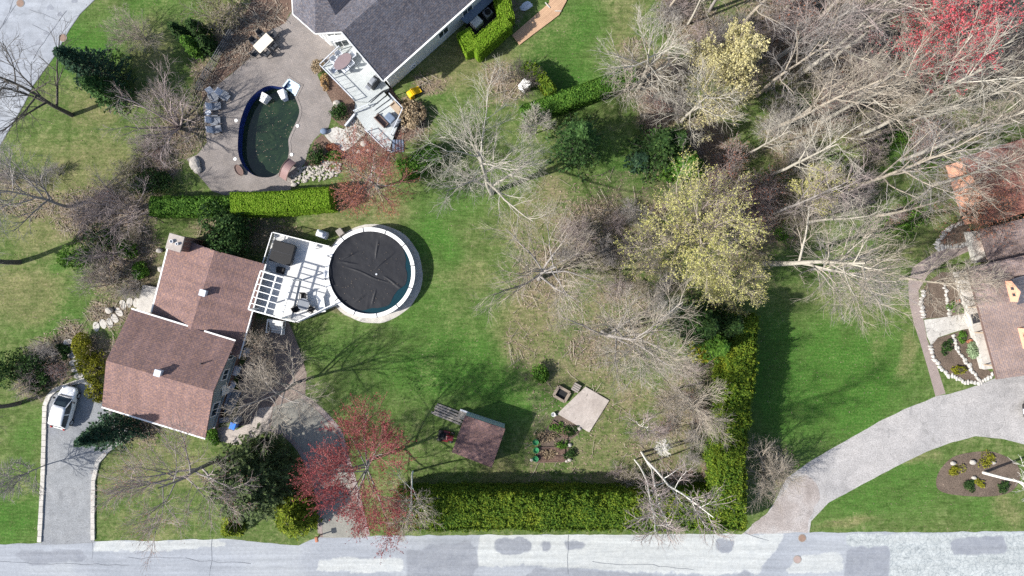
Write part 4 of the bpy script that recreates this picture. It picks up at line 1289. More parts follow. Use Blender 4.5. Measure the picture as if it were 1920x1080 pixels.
# ------------------------------------------------------------------ in-ground pool
ip = thing("swimming_pool", "kidney shaped in-ground pool with blue liner and dark green water", "pool", P(505, 250, 0))
pw = MB()
hole = POOL_HOLE
n = len(hole)
for i in range(n):
    a, b = hole[i], hole[(i + 1) % n]
    pw.add([(*a, 0.012), (*b, 0.012), (*b, -2.0), (*a, -2.0)], [(0, 1, 2, 3)])
pw.build("liner", M['liner'], ip)
MB().flat(offset(POOL_HOLE, 0.02), -1.05).build("water", M['murky'], ip)
_q = np.array([p for p in (np.stack([rl_.uniform(-26, -19, 900), rl_.uniform(9, 20, 900)], 1))])
_q = _q[inside(offset(POOL_HOLE, -0.35), _q[:, 0], _q[:, 1])][:150]
np_mesh("floating_leaves", np.concatenate([np.array([[x - BASE[ip.name].x, y - BASE[ip.name].y, -1.04]]) + np.array([[-.045, 0, 0], [0, -.03, .004], [.045, 0, 0], [0, .03, .004]]) * rl_.uniform(.4, 1.3) for x, y in _q]), np.arange(4 * len(_q)).reshape(-1, 4), M['litter'], ip)
MB().prism(coping, 0.004, 0.035, holes=[hole]).build("coping", M['pavers'], ip)
st0, st1, st2, st3 = (Vector(P2(*p)) for p in ((531, 163), (542, 149), (562, 161), (553, 180)))
for k, z in enumerate((-0.10, -0.32, -0.55)):
    f = 1 - k * 0.3
    a, b = st0 + (st1 - st0) * f, st3 + (st2 - st3) * f
    c, d = st0 + (st1 - st0) * max(0, f - 0.32), st3 + (st2 - st3) * max(0, f - 0.32)
    MB().prism([tuple(a), tuple(b), tuple(d), tuple(c)], -1.2, z).build("step", M['pool_step'], ip, bevel=0.02)
rimst = MB()
for a, b in ((st0, st1), (st1, st2), (st2, st3)): rimst.bar((*a, 0.05), (*b, 0.05), 0.14, 0.05)
rimst.build("step_rim", M['pool_step'], ip)
for px, py, r in ((493, 182, -30), (528, 176, 20)):
    p = P(px, py, 0)
    t = thing("pool_ladder", "white moulded ladder top inside the pool edge nearest the lounge chairs" if px < 500 else "white moulded ladder top inside the pool edge beside the pale blue steps", "pool ladder", (p.x, p.y, -1.05), R_(r))
    MB().add([(-0.24, -0.45, 0), (0.20, -0.42, 0), (0.34, 0.42, 0), (-0.32, 0.40, 0), (-0.24, -0.45, 0.85), (0.20, -0.42, 0.85), (0.34, 0.42, 1.10), (-0.32, 0.40, 1.10)],
             [(3, 2, 1, 0), (4, 5, 6, 7), (0, 1, 5, 4), (1, 2, 6, 5), (2, 3, 7, 6), (3, 0, 4, 7)]).build("step_block", M['white'], t, True, 0.05)
for x, y, l in ((443, 226, "white round lid at the edge of the pool nearest the lounge chairs"), (558, 236, "white round lid where the pool narrows"), (547, 290, "white round lid near the brown pool slide"), (441, 298, "white round lid at the lower left pool edge")):
    t = thing("skimmer_lid", l, "skimmer lid", P(x, y, 0.03 if x > 500 else 0.012))
    MB().lathe(0, 0, [(0.16, 0), (0.16, 0.03), (0.13, 0.045), (0.02, 0.05)], 20).build("lid_disc", M['white'], t, True)
t = thing("pool_slide", "brown ribbed slide arching over the lower right pool edge", "pool slide", P(543, 320, 0.03), R_(57))
ts = np.linspace(0, 1, 14)
prof = [(-0.95 + 1.9 * s, 0.12 + 0.95 * math.sin(math.pi * (0.08 + 0.72 * s))) for s in ts]
sl = MB()
for i in range(len(prof) - 1):
    sl.bar((prof[i][0], 0, prof[i][1]), (prof[i + 1][0], 0, prof[i + 1][1]), 0.78, 0.06)
sl.build("chute", plain('mauve_brown_plastic', (0.235, 0.15, 0.145), 0.6, 0.15), t, True)
for sy in (-1, 1):
    MB().tube([(x, sy * 0.4, z + 0.06) for x, z in prof], 0.04, 6).build("side_lip", M['wood_brown'], t, True)
MB().bar((0.6, 0, 0), (0.6, 0, 0.85), 0.1, 0.5).build("stand", M['wood_brown'], t, True)
t = thing("planter_bowl", "oval bowl of dead brown plants at the lower left pool edge", "planter", P(450, 320, 0.02), R_(-55))
b = MB().lathe(0, 0, [(0.3, 0), (0.5, 0.28), (0.47, 0.3), (0.4, 0.22)], 20)
b.v = [Vector((v.x * 1.2, v.y * 0.7, v.z)) for v in b.v]
b.build("bowl", M['wood_brown'], t, True)

# lounge chairs beside the in-ground pool
L1 = None
for x, y, a, l in ((422, 180, -35, "grey lounge chair turned askew, topmost of the row by the pool"), (405, 201, 8, "grey lounge chair just above the small side table by the pool"),
                   (404, 227, 2, "grey lounge chair just below the small side table by the pool"), (406, 244, 12, "grey lounge chair lowest in the row by the pool"), (402, 180, -60, "pale grey garden chair at the top corner of the pool terrace")):
    if L1 is None:
        L1 = t = thing("lounge_chair", l, "lounge chair", P(x, y, 0.012), R_(a), "lounge chairs beside the in-ground pool")
        MB().box(0.18, 0, 0.28, 0.36, 0.85, 0.66).build("seat", M['grey'], t, True, 0.03)
        MB().add([(-0.25, -0.32, 0.32), (-0.25, 0.32, 0.32), (-0.62, 0.3, 0.85), (-0.62, -0.3, 0.85), (-0.20, -0.32, 0.34), (-0.20, 0.32, 0.34), (-0.56, 0.3, 0.88), (-0.56, -0.3, 0.88)],
                 [(3, 2, 1, 0), (4, 5, 6, 7), (0, 1, 5, 4), (1, 2, 6, 5), (2, 3, 7, 6), (3, 0, 4, 7)]).build("backrest", M['lgrey'], t, True, 0.02)
        for sy in (-1, 1):
            MB().box(0.1, sy * 0.37, 0.5, 0.54, 0.7, 0.1).build("armrest", M['grey'], t, True, 0.01)
            for sx in (-0.2, 0.42): MB().box(sx, sy * 0.37, 0, 0.5, 0.06, 0.06).build("leg", M['dark'], t, True)
    else:
        dup(L1, P(x, y, 0.012), R_(a), l)
t = garden_table(394, 213, 0.28, 0.45, 0.012, "small pale side table between the lounge chairs", M['lgrey'], name="side_table")
t = thing("boulder_pile", "pale grey rock pile at the far left corner of the pool terrace", "rocks", P(367, 308, 0))
MB().ico((0, 0, 0.2), (0.5, 0.65, 0.35), 3).build("rock", M['stone'], t, True)
MB().ico((0.25, -0.55, 0.15), (0.4, 0.4, 0.28), 5).build("rock", M['stone'], t, True)
# beige dining table and its chairs
t = thing("dining_table", "beige rectangular dining table on the upper pool terrace", "table", P(499, 86, 0.012), R_(45))
MB().box(0, 0, 0.72, 0.77, 1.75, 0.98).build("tabletop", M['beige'], t, True, 0.02)
for sx in (-1, 1):
    for sy in (-1, 1): MB().box(sx * 0.78, sy * 0.4, 0, 0.72, 0.07, 0.07).build("leg", M['dark'], t, True)
dc = None
tp = P(499, 86, 0.012)
for (u, v, a) in ((-0.5, 0.78, 180), (0.45, 0.78, 180), (-0.45, -0.8, 0), (0.5, -0.8, 0), (1.2, 0, 90), (-1.2, 0, -90)):
    x, y = tp.x + u * math.cos(R_(45)) - v * math.sin(R_(45)), tp.y + u * math.sin(R_(45)) + v * math.cos(R_(45))
    if dc is None:
        dc = chair(0, 0, 0.012, 0, "dark grey dining chair around the beige table", M['dark'], "dining chairs around the beige table", name="dining_chair")
        dc.location = (x, y, 0.012); dc.rotation_euler = (0, 0, R_(45 + a))
    else:
        dup(dc, (x, y, 0.012), R_(45 + a))
# wire fence along the mulch bed
t = thing("wire_fence", "thin dark wire fence along the mulch bed by the pool terrace", "fence", P(407, 115, 0))
fa, fb = P(374, 172, 0), P(440, 62, 0)
for k in range(7):
    p = fa.lerp(fb, k / 6)
    MB().box(p.x, p.y, 0, 1.25, 0.06, 0.06).build("post", M['dark'], t)
ms = MB()
for z in (0.15, 0.5, 0.85, 1.2): ms.bar((fa.x, fa.y, z), (fb.x, fb.y, z), 0.025)
for k in range(60):
    p = fa.lerp(fb, k / 59)
    ms.bar((p.x, p.y, 0.1), (p.x, p.y, 1.22), 0.012)
ms.build("wire_mesh", M['grey'], t)

# ------------------------------------------------------------------ grey-roofed house and its decks
gh = thing("house", "large white house with slate grey roof and octagonal turret beside the kidney pool", "house", P(760, 40, 0))
r0 = P(641, 60, 7.2); e0 = P(718, 151, 4.2)
al = Vector((0.745, 0.667, 0)).normalized()
w0 = Vector((2 * r0.x - e0.x, 2 * r0.y - e0.y, 4.2))
LEN = 15.5
rf = MB()
rf.slope([e0, e0 + al * LEN, r0 + al * LEN, r0]).slope([r0, r0 + al * LEN, w0 + al * LEN, w0])
rf.build("roof", M['roof_grey'], gh)
wb = MB()
A1, B1, A2, B2 = wall_solid(wb, ((e0, r0, w0), (e0 + al * LEN, r0 + al * LEN, w0 + al * LEN)), 4.05, 7.0, 0.4)
wb.build("wall", M['siding_white'], gh)
g = MB()
so = Vector((al.y, -al.x, 0))
gutter(g, (e0 + so * .07).xy, (e0 + al * LEN + so * .07).xy, 4.14, 0.14)
g.build("gutter", M['white'], gh)
g = MB()
g.bar(e0 - al * 0.04 + Vector((0, 0, -0.06)), r0 - al * 0.04 + Vector((0, 0, -0.06)), 0.1, 0.2)
g.build("bargeboard", M['white'], gh)
for t0, t1, z0, z1 in ((0.17, 0.21, 0.4, 0.9), (0.42, 0.5, 1.3, 2.6), (0.62, 0.70, 1.3, 2.6)):
    window(gh, A1 + (B1 - A1) * t0, A1 + (B1 - A1) * t1, z0, z1, so.xy)
MB().bar((*(A1 + (B1 - A1) * 0.06 + so.xy * 0.05), 0.1), (*(A1 + (B1 - A1) * 0.06 + so.xy * 0.05), 4.0), 0.08).build("downpipe", M['white'], gh)
gw = A2 - A1
for t0, t1 in ((0.12, 0.3), (0.42, 0.6)):
    window(gh, A1 + gw * t0, A1 + gw * t1, 1.1, 3.1, -al.xy)
# turret: octagonal hip roof over white window walls
tc, TR, TZ, TA = Vector((-16.05, 25.35)), 3.35, 4.55, 8.3
oc = [Vector((tc.x + TR * math.cos(R_(206 + 45 * k)), tc.y + TR * math.sin(R_(206 + 45 * k)), TZ)) for k in range(8)]
rf = MB()
for k in range(8): rf.slope([oc[k], oc[(k + 1) % 8], Vector((tc.x, tc.y, TA))], 0.1)
tur = rf.build("turret_roof", M['roof_grey'], gh)
g = MB()
for k in range(8): g.bar((*oc[k].xy, TZ - 0.08), (*oc[(k + 1) % 8].xy, TZ - 0.08), 0.16, 0.14)
g.build("turret_gutter", M['white'], gh)
ow = offset([tuple(o.xy) for o in oc], -0.5)
MB().prism(ow, 0, TZ - 0.1).build("turret_wall", M['white'], gh)
for k in (7, 0, 1, 2):
    a, b = Vector(ow[k]), Vector(ow[(k + 1) % 8])
    n_ = ((a + b) / 2 - tc).normalized()
    window(gh, a.lerp(b, 0.2), a.lerp(b, 0.8), 0.9, 3.4, n_)
# sun room between turret and deck
sr = [P2(612, 56, 0), P2(655, 63, 0), P2(666, 88, 0), P2(633, 96, 0)]
MB().prism(sr, 0, 2.6).build("sun_room", M['white'], gh)
window(gh, Vector(sr[3]).lerp(Vector(sr[2]), .15), Vector(sr[3]).lerp(Vector(sr[2]), .85), 0.9, 2.3, (Vector(sr[2]) - Vector(sr[3])).orthogonal() * -1)

gd = thing("garden_deck", "pale grey two level deck stepping down from the white house to the pool walk", "deck", P(690, 180, 0))
UZ, LZ = 0.95, 0.30
up_poly = [P2(603, 126, UZ), P2(657, 76, UZ), P2(730, 165, UZ), P2(717, 170, UZ), P2(690, 191, UZ), P2(665, 190, UZ)]
MB().prism(up_poly, UZ - 0.06, UZ).build("deck_boards", M['deck_pale'], gd)
MB().prism(offset(up_poly, -0.08), 0, UZ - 0.063).build("skirt", M['deck_pale'], gd)
lo_poly = [P2(666, 190, LZ), P2(694, 190, LZ), P2(734, 180, LZ), P2(759, 207, LZ), P2(736, 262, LZ), P2(728, 287, LZ), P2(688, 246, LZ), P2(674, 226, LZ), P2(665, 213, LZ)]
MB().prism(lo_poly, LZ - 0.06, LZ).build("deck_boards", M['deck_pale'], gd)
MB().prism(offset(lo_poly, -0.06), 0, LZ - 0.063).build("skirt", M['dark'], gd)
for k in range(4):
    z = UZ - 0.13 * (k + 1)
    a, b = P2(715 + k * 7, 168 + k * 7, z), P2(690 + k * 4, 191 + k * 7, z)
    MB().bar((*a, z - 0.02), (*b, z - 0.02), 0.36, 0.05).build("stair_tread", M['deck_pale'], gd)
    MB().bar((*a, z - 0.13), (*b, z - 0.13), 0.06, 0.16).build("stair_riser", M['dark'], gd)
for k in range(4):
    z = LZ - 0.02 - 0.07 * k
    a, b = P2(738 + 5.5 * k, 262, z), P2(738 + 5.5 * k, 285, z)
    MB().bar((*a, z), (*b, z), 0.22, 0.04).build("stair_tread", M['bluegrey'], gd)
railing(gd, [P2(640, 93, UZ), P2(604, 127, UZ), P2(665, 189, UZ)], UZ, 0.95, M['lgrey'], 0.5, bar=0.02)
railing(gd, [P2(667, 212, LZ), P2(694, 200, LZ)], LZ, 0.9, M['lgrey'], 0.4, bar=0.02)
railing(gd, [P2(688, 247, LZ), P2(727, 285, LZ), P2(736, 286, LZ)], LZ, 0.9, M['lgrey'], 0.4, bar=0.02)
railing(gd, [P2(733, 180, LZ), P2(758, 207, LZ), P2(736, 255, LZ)], LZ, 0.9, M['lgrey'], 0.4, bar=0.02)
MB().bar((*P2(667, 216, 0), 0.25), (*P2(649, 238, 0), 0.25), 0.16, 0.5).build("low_wall", M['lgrey'], gd)
garden_table(646, 120, 0.55, 0.74, UZ, "oval plum-brown table on the upper grey deck", M['purple'], R_(43), 1.75, "oval_table")
oc_ = None
for x, y, a in ((631, 118, 130), (640, 108, 130), (660, 122, -50), (650, 133, -50), (663, 106, 40), (628, 134, 220)):
    if oc_ is None:
        oc_ = chair(x, y, UZ, R_(a + 90), "pale metal chair around the oval table on the upper deck", M['lgrey'], "chairs around the oval table")
    else: dup(oc_, P(x, y, UZ), R_(a + 90))
t = thing("covered_grill", "covered dark grey grill at the deck corner under the house eave", "grill", P(703, 158, UZ), R_(50))
MB().box(0, 0, 0, 0.95, 1.1, 0.6, 0, 0.96).build("body", M['dark'], t, True, 0.06)
MB().box(0, 0, 0.953, 1.2, 0.8, 0.55, 0, 0.7).build("hood", M['grey'], t, True, 0.08)
for sx in (-1, 1): MB().box(sx * 0.72, 0, 0.82, 0.88, 0.32, 0.5).build("side_shelf", M['grey'], t, True, 0.02)
t = sofa(747, 207, 1.5, R_(133), "tan cushioned sofa in the corner of the lower deck", M['tan'], "garden_sofa", "sofa")
t = sofa(717, 229, 1.35, R_(-45), "dark brown slatted armchair on the lower deck", M['wood_brown'], "garden_armchair", "armchair")
t = thing("covered_fire_table", "blue grey covered fire table between the deck chairs", "table", P(733, 223, LZ), R_(-45))
MB().box(0, 0, 0, 0.55, 0.95, 0.75, 0, 0.95).build("cover", M['bluegrey'], t, True, 0.12)
t = thing("side_table", "low grey side table by the lower deck rail", "table", P(745, 231, LZ), R_(42))
MB().box(0, 0, 0.4, 0.45, 1.2, 0.4).build("tabletop", M['grey'], t, True, 0.01)
for sx in (-1, 1): MB().box(sx * 0.5, 0, 0, 0.4, 0.06, 0.3).build("leg", M['dark'], t, True)
t = thing("yellow_play_slide", "bright yellow plastic play slide by the round grass bed", "play slide", P(775, 177, 0), R_(35))
MB().box(-0.25, 0, 0, 0.75, 0.5, 0.75, 0, 0.85).build("tower", M['yellow'], t, True, 0.08)
s_ = MB()
pr = [(0.0, 0.72), (0.2, 0.6), (0.4, 0.38), (0.6, 0.2), (0.8, 0.14)]
for i in range(4): s_.bar((pr[i][0], 0, pr[i][1]), (pr[i + 1][0], 0, pr[i + 1][1]), 0.55, 0.07)
s_.build("chute", M['yellow'], t, True)
for sy in (-1, 1): MB().tube([(x, sy * 0.29, z + 0.07) for x, z in pr], 0.05, 6).build("side_rail", M['yellow'], t, True)
t = thing("garden_sack", "pale grey sack on the deck edge beside the flagstone walk", "sack", P(608, 247, 0.02))
MB().ico((0, 0, 0.2), (0.35, 0.3, 0.22), 4, 2, 0.2).build("sack_body", M['bluegrey'], t, True, smooth=True)

# service yard behind the clipped hedge
t = thing("basement_bulkhead", "dark blue-grey lean-to roof against the white house wall", "lean-to", P(872, 12, 0))
MB().prism([P2(852, 28, 0), P2(878, 46, 0), P2(930, 0, 0), P2(905, -22, 0)], 0, 1.2).build("wall", M['dark'], t)
lr = MB().slope([P(850, 26, 1.9), P(876, 45, 1.3), P(936, -10, 1.3), P(908, -26, 1.9)], 0.08)
lr.build("roof", M['bluegrey'], t)
MB().prism([P2(872, 50, 0), P2(897, 72, 0), P2(945, 20, 0), P2(935, -10, 0)], 0.003, 0.05).build("gravel_pad", M['black'], t)
t = thing("air_conditioner", "white boxy air conditioner behind the clipped hedge", "air conditioner", P(894, 46, 0.05), R_(45))
MB().box(0, 0, 0, 0.85, 0.95, 0.9).build("housing", M['white'], t, True, 0.08)
MB().lathe(0, 0, [(0.3, 0.853), (0.3, 0.87), (0.05, 0.88)], 20).build("fan_guard", M['trim'], t, True)
t = thing("heat_pump", "grey heat pump with a round black fan behind the clipped hedge", "heat pump", P(915, 29, 0.05), R_(45))
MB().box(0, 0, 0, 0.8, 0.75, 0.75).build("housing", M['grey'], t, True, 0.05)
MB().lathe(0, 0, [(0.29, 0.803), (0.29, 0.82), (0.22, 0.83), (0.05, 0.81)], 20).build("fan", M['black'], t, True)
t = thing("boardwalk", "tan wooden boardwalk running across the lawn at the top", "boardwalk", P(1010, 38, 0))
MB().prism([P2(960, 66, .12), P2(974, 84, .12), P2(1048, 28, .12), P2(1062, 2, .12), P2(1075, -40, .12), P2(1030, -40, .12), P2(1030, 5, .12)], 0.0, 0.12).build("boards", M['wood_tan'], t)
for a, b in (((1022, 6), (1031, 16)), ((1040, 22), (1052, 22))):
    MB().bar((*P2(*a), 0.16), (*P2(*b), 0.16), 0.08, 0.08).build("rail_board", M['concrete'], t)
t = thing("folded_tarpaulin", "crumpled pale blue tarpaulin on dark ground by the boardwalk", "tarpaulin", P(986, 12, 0), R_(20))
MB().ico((0, 0, 0.08), (0.6, 0.35, 0.12), 8, 3, 0.5, 3.0).build("tarpaulin_sheet", M['lgrey'], t, True)
t = thing("garden_urn_box", "white square cistern box among bare twigs by the short green hedge", "box", P(984, 163, 0), R_(-40))
MB().box(0, 0, 0, 0.8, 0.75, 1.05).build("body", M['white'], t, True, 0.06)
MB().box(0, 0, 0.803, 0.9, 0.84, 1.05).build("lid", M['white'], t, True, 0.05)

# ------------------------------------------------------------------ house on the right edge
eh = thing("house", "salmon sided house with grey-brown roof and dormers at the right edge", "house", P(1900, 580, 0))
Ae, Be = P(1815, 501, 2.6), P(1871, 711, 2.6)
ab = (Be - Ae).normalized()
eo_ = Vector((-ab.y, ab.x, 0))
A_r, B_r = Ae + eo_ * 6.2 + Vector((0, 0, 3.3)), Be + eo_ * 6.2 + Vector((0, 0, 3.3))
A_b, B_b = Ae + eo_ * 12.4, Be + eo_ * 12.4
rf = MB().slope([Ae, Be, B_r, A_r]).slope([A_r, B_r, B_b, A_b])
rf.build("roof", M['roof_east'], eh)
wb = MB()
wall_solid(wb, ((Ae, A_r, A_b), (Be, B_r, B_b)), 2.45, 5.2, 1.5)
wb.build("wall", M['siding_pink'], eh)
g = MB()
gutter(g, (Ae - eo_ * .06).xy, (Be - eo_ * .06).xy, 2.52, 0.1)
g.build("gutter", M['wood_brown'], eh)
# dormers: salmon face, two small windows, gabled roof
for s in (0.27, 0.68):
    base = Ae.lerp(Be, s) + eo_ * 2.1
    zb = 2.6 + 2.1 * 3.3 / 6.2
    hw, hh, pk = 0.95, 1.0, 1.65
    f0, f1 = base - ab * hw, base + ab * hw
    deep = eo_ * 3.2
    d = MB()
    vs = [(*f0.xy, zb - 0.3), (*f1.xy, zb - 0.3), (*f1.xy, zb + hh), (*base.xy, zb + pk), (*f0.xy, zb + hh)]
    vs += [(x + deep.x, y + deep.y, z) for x, y, z in vs]
    d.add(vs, [(0, 1, 2, 3, 4), (9, 8, 7, 6, 5), (0, 5, 6, 1), (1, 6, 7, 2), (2, 7, 8, 3), (3, 8, 9, 4), (4, 9, 5, 0)])
    dm = d.build("dormer", M['siding_pink'], eh)
    ov = -eo_ * 0.12
    rl = MB()
    pk_a, pk_b = base + ov + Vector((0, 0, zb + pk + 0.12 - base.z)), base + deep + Vector((0, 0, zb + pk + 0.12 - base.z))
    for sg in (-1, 1):
        q0 = base + ab * sg * (hw + 0.2)
        q_a, q_b = q0 + ov + Vector((0, 0, zb + hh - 0.06 - q0.z)), q0 + deep + Vector((0, 0, zb + hh - 0.06 - q0.z))
        rl.slope([pk_a, pk_b, q_b, q_a], 0.08)
    rl.build("dormer_roof", M['roof_grey'], dm)
    for sg in (-1, 1):
        m_ = base + ab * sg * 0.28
        window(eh, (m_ - ab * 0.18).xy, (m_ + ab * 0.18).xy, zb + 0.45, zb + 1.0, -eo_.xy, M['siding_pink'], 0)
# lower wing and salmon wing above it
Cm, Dm = P(1836, 430, 2.3), P(1854, 494, 2.3)
cd = (Dm - Cm).normalized()
ec = Vector((-cd.y, cd.x, 0))
Cr, Dr = Cm + ec * 5 + Vector((0, 0, 2.2)), Dm + ec * 5 + Vector((0, 0, 2.2))
MB().slope([Cm, Dm, Dr, Cr]).slope([Cr, Dr, Dm + ec * 10, Cm + ec * 10]).build("roof", M['roof_east'], eh)
wb = MB()
wall_solid(wb, ((Cm, Cr, Cm + ec * 10), (Dm, Dr, Dm + ec * 10)), 2.2, 4.0, 1.0)
wb.build("wall", M['siding_pink'], eh)
Sa = P(1840, 424, 2.7); Sd = Vector((0.955, 0.296, 0)).normalized(); Sn = Vector((-Sd.y, Sd.x, 0))
Sr = Sa + Sn * 3.2 + Vector((0, 0, 1.5))
MB().slope([Sa, Sa + Sd * 11, Sr + Sd * 11, Sr]).slope([Sr, Sr + Sd * 11, Sa + Sd * 11 + Sn * 6.4, Sa + Sn * 6.4]).build("roof", M['roof_salmon'], eh)
wb = MB()
wall_solid(wb, ((Sa, Sr, Sa + Sn * 6.4), (Sa + Sd * 11, Sr + Sd * 11, Sa + Sd * 11 + Sn * 6.4)), 2.5, 4.0, 0.3)
wb.build("wall", M['siding_pink'], eh)
# white veranda floors and posts
VZ = 0.7
v1 = [P2(1795, 510, VZ), P2(1822, 506, VZ), P2(1872, 690, VZ), P2(1846, 693, VZ)]
MB().prism(v1, 0, VZ).build("veranda_floor", M['flag'], eh, bevel=0.02)
v2 = [P2(1816, 434, VZ), P2(1840, 432, VZ), P2(1855, 490, VZ), P2(1831, 493, VZ)]
MB().prism(v2, 0, VZ).build("veranda_floor", M['flag'], eh, bevel=0.02)
for s in (0.02, 0.36, 0.62, 0.95):
    b0 = Vector((*v1[0], 0)).lerp(Vector((*v1[3], 0)), s)
    MB().bar((b0.x + 0.12, b0.y, VZ), (b0.x + 0.35, b0.y + 0.05, 2.5), 0.11).build("post", M['tan'], eh)
t = thing("doormat", "dark grey doormat on the white veranda at the end of the flagstone walk", "doormat", P(1832, 596, VZ), R_(15))
MB().box(0, 0, 0.001, 0.025, 1.0, 0.9).build("mat", M['dark'], t, True, 0.01)
# stone edgings of the front beds
for ln, w, l, rs in (([(1742, 646), (1751, 674), (1776, 702), (1806, 715), (1836, 718), (1862, 703)], 0.5, "curved white stone edging round the lower front bed", 1), ([(1786, 627), (1793, 650), (1806, 672), (1822, 695), (1834, 714)], 0.42, "line of white stones dividing the lower front bed", 2),
                     ([(1731, 597), (1727, 570), (1730, 548)], 0.5, "white stone edging of the bed beside the pink path", 3), ([(1768, 530), (1774, 560), (1780, 592)], 0.4, "line of pale stones dividing the upper front bed", 4),
                     ([(1754, 468), (1760, 448), (1776, 430), (1795, 420), (1812, 416)], 0.55, "pale stone edging of the round bed by the upper veranda", 5), ([(1756, 464), (1790, 462), (1822, 456)], 0.5, "straight pale stone edging below the round bed", 6)):
    o = stone_row("stone_edging", ln, w, rs)
    tag(o, l, "stone edging")
pot(1815, 640, 0.22, 0.35, "terracotta pot in the lower front bed", M['terracotta'])
pot(1794, 565, 0.18, 0.3, "terracotta pot in the upper front bed under the bare tree", M['terracotta'])

# ------------------------------------------------------------------ cars
def car(name, label, px, py, heading, paint, z=0.014):
    t = thing(name, label, "car", P(px, py, z), heading)
    # body lofted from cross sections along its length (x forward)
    st = [(-2.02, .62, .42, .62, .66), (-1.95, .74, .30, .80, .86), (-1.5, .83, .24, .90, .94), (-0.7, .86, .22, .92, .95), (0.3, .86, .22, .92, .95), (1.0, .85, .23, .88, .96), (1.55, .80, .25, .78, .86), (1.92, .68, .32, .62, .68), (2.04, .52, .42, .54, .57)]
    vs, fs = [], []
    for x, w, zb, zs, zt in st:
        half = [(0, zb), (w * .86, zb), (w, zb + .12), (w * 1.0, (zb + zs) / 2), (w * .94, zs), (w * .62, zt), (0, zt + .02)]
        ring = [(x, y, z_) for y, z_ in half] + [(x, -y, z_) for y, z_ in half[-2:0:-1]]
        vs += ring
    k = 12
    for i in range(len(st) - 1):
        for j in range(k): fs.append((i * k + j, i * k + (j + 1) % k, (i + 1) * k + (j + 1) % k, (i + 1) * k + j))
    fs += [tuple(range(k))[::-1], tuple((len(st) - 1) * k + j for j in range(k))]
    MB().add(vs, fs).build("body", paint, t, True, smooth=True, sub=2)
    # glasshouse, roof skin and pillars
    gs = [(-1.82, .70, .92, .60, .98), (-1.50, .76, .92, .58, 1.42), (-0.6, .79, .93, .62, 1.48), (0.25, .79, .93, .60, 1.44), (1.05, .70, .92, .56, .96)]
    vs, fs = [], []
    for x, w0, z0, w1, z1 in gs: vs += [(x, -w0, z0), (x, -w1, z1), (x, w1, z1), (x, w0, z0)]
    for i in range(len(gs) - 1):
        for j in range(3): fs.append((i * 4 + j, i * 4 + j + 1, (i + 1) * 4 + j + 1, (i + 1) * 4 + j))
    fs += [(3, 2, 1, 0), (16, 17, 18, 19)]
    MB().add(vs, fs).build("windows", M['glass'], t, True)
    rvs, rfs = [], []
    for x, w1, z1 in ((-1.62, .60, 1.30), (-1.48, .62, 1.45), (-1.0, .645, 1.495), (-0.5, .65, 1.51), (0.0, .64, 1.49), (0.30, .62, 1.445)):
        rvs += [(x, -w1, z1), (x, -w1 * .5, z1 + .025), (x, 0, z1 + .03), (x, w1 * .5, z1 + .025), (x, w1, z1)]
    for i in range(5):
        for j in range(4): rfs.append((i * 5 + j, (i + 1) * 5 + j, (i + 1) * 5 + j + 1, i * 5 + j + 1))
    o = MB().add(rvs, rfs).build("roof", paint, t, True, smooth=True)
    m_ = o.modifiers.new("thick", 'SOLIDIFY'); m_.thickness = 0.03
    pl = MB()
    for sy in (-1, 1):
        pl.bar((1.0, sy * .70, .95), (0.28, sy * .61, 1.455), .07, .05)
        pl.bar((-0.4, sy * .79, .93), (-0.4, sy * .63, 1.49), .09, .03)
        pl.bar((-1.78, sy * .72, .93), (-1.5, sy * .6, 1.44), .14, .05)
    pl.build("pillars", paint, t, True)
    for sy in (-1, 1):
        for x in (-1.3, 1.28):
            w = MB().tube([(x, sy * .62, .31), (x, sy * .84, .31)], .31, 20).build("wheel", M['black'], t, True)
            MB().tube([(x, sy * .80, .31), (x, sy * .855, .31)], .20, 14).build("rim", M['metal'], w, True)
        MB().box(0.78, sy * .93, .95, 1.10, .16, .22).build("mirror", M['dark'], t, True, .04)
        MB().ico((1.80, sy * .53, .66), (.22, .16, .09), 2, 2, 0.02).build("headlight", M['lamp'], t, True, smooth=True)
        MB().ico((-1.92, sy * .60, .80), (.10, .14, .13), 3, 2, 0.02).build("taillight", M['taillight'], t, True, smooth=True)
    MB().bar((1.18, -.58, .965), (1.18, .58, .965), .12, .03).build("cowl", M['dark'], t, True)
    MB().box(2.0, 0, .36, .52, .1, .85).build("grille", M['dark'], t, True, .02)
    MB().box(-2.0, 0, .5, .62, .06, .5).build("plate", M['lgrey'], t, True)
    return t
car("parked_car", "white hatchback parked on the asphalt drive", 129, 762, R_(75), M['carwhite'])
car("parked_car", "black car with red tail lamp at the end of the gravel drive", 1951, 764, R_(8), M['carblack'], 0.01)

# ------------------------------------------------------------------ shed, lumber, mower, slab, garden plots, manholes
sh = thing("garden_shed", "small shed with brown shingle roof and pale blue wall", "shed", P(900, 820, 0))
sp = [P(872, 779, 2.5), P(947.5, 804, 2.5), P(922, 877, 2.1), P(847, 848, 2.1)]
MB().slope(sp, 0.12).build("roof", M['roof_shed'], sh)
si = offset([tuple(p.xy) for p in sp], -0.06)
mb = MB()
n_ = [(*si[0], 2.36), (*si[1], 2.36), (*si[2], 1.96), (*si[3], 1.96)]
b_ = [(x, y, 0) for x, y, _ in n_]
mb.add(n_ + b_, [(3, 2, 1, 0), (0, 1, 5, 4), (1, 2, 6, 5), (2, 3, 7, 6), (3, 0, 4, 7), (4, 5, 6, 7)])
mb.build("wall", M['siding_blue'], sh)
t = thing("lumber_stack", "stack of weathered grey planks beside the shed", "lumber", P(842, 776, 0), R_(-22))
rg = np.random.default_rng(8)
